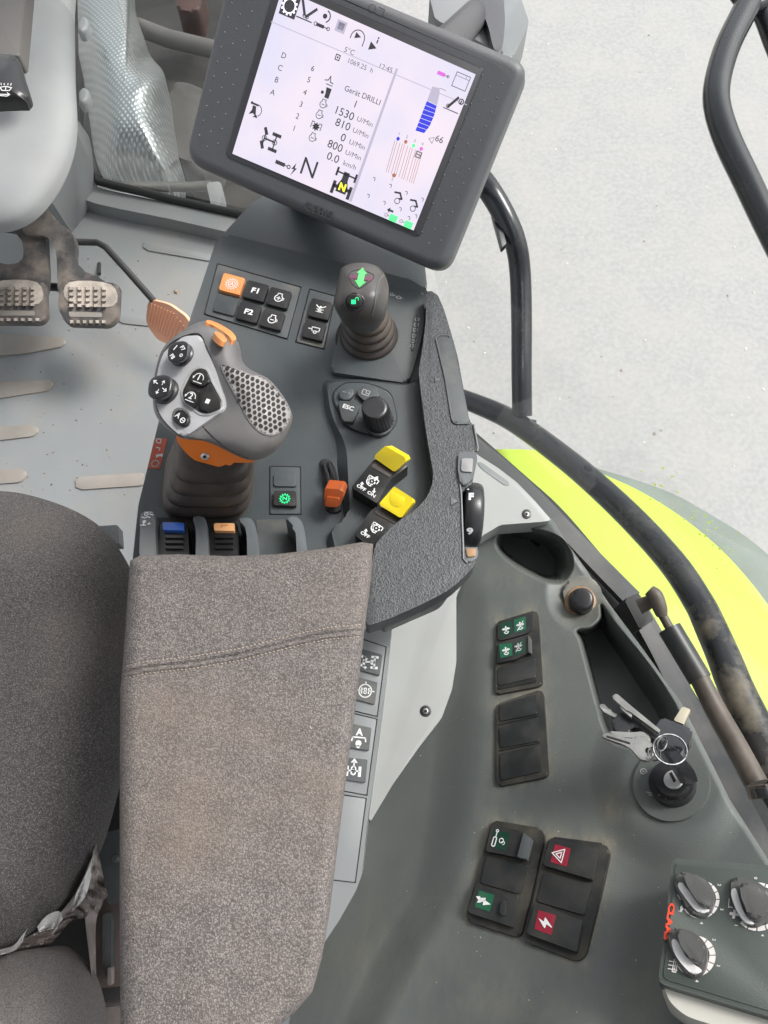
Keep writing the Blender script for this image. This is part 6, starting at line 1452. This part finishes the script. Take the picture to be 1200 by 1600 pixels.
# tractor icons
def tractor(mb, f):
    mb.poly(f, [(-.28, .9), (.28, .9), (.3, .2), (.5, -.3), (.5, -.9), (-.5, -.9), (-.5, -.3), (-.3, .2)]); mb.line(f, [(-.9, .7), (.9, .7)], .14); mb.line(f, [(-.9, 1.0), (-.9, .4)], .2); mb.line(f, [(.9, 1.0), (.9, .4)], .2)
    mb.line(f, [(-.8, -.2), (-.8, -1.1)], .3); mb.line(f, [(.8, -.2), (.8, -1.1)], .3); mb.line(f, [(-.8, -.5), (.8, -.5)], .3)
f = sfr(Z1((248, 365))[0], 8); K.poly(f, [(-.3, .6), (.4, .6), (.9, -1.1), (.2, -.7), (-.6, -1.1), (-.2, -.2)]); K.line(f, [(-.7, .9), (.7, .9)], .35); K.disc(f, -.6, 1.0, .2); K.ring(f, .7, 0, 1.0, .14, -60, 90); K.poly(f, [(.3, -1.3), (1.3, -1.2), (.9, -.7)])
f = sfr(Z1((303, 470))[0], 14); K.line(f, [(-.6, .0), (.6, .0)], .18); K.line(f, [(-.85, .95), (-.55, .5)], .34); K.line(f, [(-.85, -.45), (-.55, -.95)], .34); K.line(f, [(.2, .75), (1.0, .75)], .34); K.line(f, [(.2, -.8), (1.0, -.8)], .34); K.line(f, [(.6, .8), (.6, -.8)], .14); K.line(f, [(-.65, .7), (-.65, -.7)], .14); G.ring(f, -.65, 0, .25, .1); G.ring(f, .6, 0, .25, .1)
f = sfr(Z1((350, 552))[0], 12); K.line(f, [(-1, 0), (.0, 0)], .45); K.line(f, [(0, 0), (.5, 0)], .12); K.ring(f, .7, 0, .2, .12); K.poly(f, [(1.5, .8), (1.1, -.1), (1.45, 0), (1.2, -.9), (1.8, .2), (1.5, .15)])
f = sfr(Z1((551, 612))[0], 17); tractor(K, f); Y_ = MB(); f = sfr(Z1((546, 628))[0], 10, h=.0007); Y_.text(f, 'N', 1.45, bold=.05)
# small engines
for q in ((482, 348), (469, 384), (446, 460)): engine(G, sfr(Z1(q)[0], 7), '-')
f = sfr(Z1((458, 424))[0], 8); G.line(f, [(-1, -.4), (-1, .7), (-.5, .7)], .16); G.line(f, [(1, -.4), (1, .7), (.5, .7)], .16); K.disc(f, 0, 0, .45, 8); gear(K, f, .4, .2, 8)
f = sfr(Z1((503, 270))[0], 7); G.line(f, [(-1, -.2), (-.3, 0), (0, .9), (.3, -.2), (1, -.3)], .22); G.line(f, [(-.4, -.8), (1, -.8)], .2)
f = sfr(Z1((493, 308))[0], 8); K.poly(f, [(-.3, .8), (.8, .8), (.8, -1), (-.1, -1), (-.1, -.2)]); K.disc(f, -.75, -.3, .3)
f = sfr(ZR((38, 48))[0], 4); K.line(f, [(-.8, .9), (.8, .9), (.8, -.9), (-.8, -.9), (-.8, .9)], .35); K.disc(f, 0, 0, .35)
# dividers
LI.add([mp_.at(*q, H + .0003) for q in Z1((726, 228), (733, 231), (577, 676), (568, 672))], [(0, 1, 2, 3)])
LI.line(sfr((585, 95), 10), [(-17.5, -.6), (15.8, -.6)], .12)
# right panel
f = sfr(ZR((1000, 243))[0], 12); K.line(f, [(-.95, .95), (.95, .95), (.95, -.75), (-.95, -.75), (-.95, .95)], .08); G.line(f, [(-.9, .55), (.9, .55)], .06); G.line(f, [(.45, .9), (.45, .55)], .06)
f = sfr(ZR((855, 180))[0], 7); MG = MB(); MG.line(f, [(-.9, 0), (.4, 0)], .75); G.line(f, [(.4, 0), (1.4, 0)], .15); G.ring(f, 1.4, 0, .25, .15)
BLU = MB(); c6 = [(735, 388), (812, 425), (795, 500), (770, 570), (712, 642), (645, 622)]; n6 = 7
for k in range(n6):
    L0 = Vector((735, 388)).lerp(Vector((645, 622)), (k + .04) / n6); L1 = Vector((735, 388)).lerp(Vector((645, 622)), (k + .93) / n6)
    def rt(t): return Vector((interp([(0, 812), (.35, 793), (.7, 757), (1, 712)], t), interp([(0, 425), (.35, 500), (.7, 585), (1, 642)], t)))
    R0, R1 = rt((k + .04) / n6), rt((k + .93) / n6)
    BLU.add([mp_.at(*ZR((p.x, p.y))[0], H + .0004) for p in (L0, L1, R1, R0)], [(0, 1, 2, 3)])
LI.add([mp_.at(*ZR(p)[0], H + .0003) for p in ((778, 275), (737, 385), (814, 422), (834, 330), (836, 290))], [(0, 1, 2, 3, 4)])
G.line(sfr(ZR((860, 298))[0], 5), [(-1, 0), (1, 0)], .15)
f = sfr(ZR((945, 410))[0], 13); K.line(f, [(-.5, -.5), (.25, .75)], .3); K.line(f, [(-1, -.8), (.9, -.8)], .1); G.ring(f, -.55, -.45, .2, .1); K.ring(f, .75, .5, .28, .12); K.line(f, [(.75, .6), (.75, .3)], .14)
f = sfr(ZR((768, 690))[0], 5); G.line(f, [(.7, .9), (-.8, 0), (.7, -.9), (.7, .9)], .15)
GRN = MB(); BRN = MB(); PK = MB()
dots = [((510, 684), BLU), ((570, 708), BRN), ((631, 738), GRN), ((691, 763), MG)]
for k, (q, m_) in enumerate(dots):
    f = sfr(ZR(q)[0], 3.2, h=.0006); m_.poly(f, [(0, 1), (.8, .4), (.8, -.4), (0, -1), (-.8, -.4), (-.8, .4)]); G.text(sfr(ZR((q[0] + 10, q[1] - 38))[0], 6), '1234'[k], 1.0)
    b0 = Vector((q[0], q[1] + 24)); dr = Vector((-70, 245)); 
    for s_ in (-24, -8, 16) if k < 3 else (-24, -8, 8):
        A2 = b0 + Vector((s_, s_ * .42)); B2 = A2 + dr
        pa, pb2 = ZR((A2.x, A2.y))[0], ZR((B2.x, B2.y))[0]; e_ = .35
        BRN.add([mp_.at(pa[0] - e_, pa[1], H + .0003), mp_.at(pb2[0] - e_, pb2[1], H + .0003), mp_.at(pb2[0] + e_, pb2[1], H + .0003), mp_.at(pa[0] + e_, pa[1], H + .0003)], [(0, 1, 2, 3)])
f = sfr(ZR((478, 970))[0], 4, h=.0006); BRN.disc(f, 0, 0, .8, 8); G.text(sfr(ZR((465, 1002))[0], 6), '2', .9)
f = sfr(ZR((668, 808))[0], 5); G.line(f, [(-.8, .8), (.8, .8), (.8, -.8), (-.8, -.8), (-.8, .8)], .3); G.line(f, [(-.8, 0), (.8, 0)], .3)
for q in ((325, 1000), (453, 1052), (577, 1108), (280, 1130), (405, 1185), (530, 1235), (597, 1305), (652, 1290), (702, 1160)):
    f = sfr(ZR(q)[0], 2.6); K.line(f, [(-1, .5), (-.2, .9), (.4, .3), (.3, -.9)], .35)
for q in ((510, 1140), (632, 1200)):
    f = sfr(ZR(q)[0], 8); K.line(f, [(-.9, .6), (.1, .8), (.8, -.1)], .34); K.line(f, [(.8, -.1), (.3, -.2)], .3); G.ring(f, .1, -.7, .5, .16)
f = sfr(ZR((450, 1245))[0], 5); K.poly(f, [(-1.1, 0), (-.2, .8), (-.2, .3), (1, .3), (1, -.3), (-.2, -.3), (-.2, -.8)])
for q in ((472, 1305), (590, 1355)):
    f = sfr(ZR(q)[0], 6.5); GRN.poly(f, [(-1, .75), (1, .75), (1, -.75), (-1, -.75)]); G.ring(f, -1.9, .1, .35, .12); G.line(f, [(-1.55, .1), (-1, .1)], .15)
for nm, b_, m_ in (('screen_text', K, 'scr_k'), ('screen_fine_text', G, 'scr_g'), ('screen_lines', LI, 'scr_l'), ('screen_blue_bar', BLU, 'scr_blue'), ('screen_green_marks', GRN, 'scr_green'), ('screen_magenta_marks', MG, 'scr_mag'), ('screen_bar_outlines', BRN, 'scr_brown'), ('screen_yellow_letter', Y_, 'scr_yel'), ('screen_gear_teeth', W_, 'scr_w')):
    b_.build(nm, M[m_], scn, smooth=False)

mb = MB(); mb.tube([P(480, 300, .70), P(490, 290, .74), mp_.at(530, 270, -.045), mp_.at(540, 230, -.028)], .022, 16); mb.build('stem', M['bezel_in'], mo)
mb = MB(); mb.tube([mp_.at(600, 170, -.040), mp_.at(680, 90, -.045), P(745, 20, .70)], .016, 14); mb.build('rear_arm', M['bezel_in'], mo)
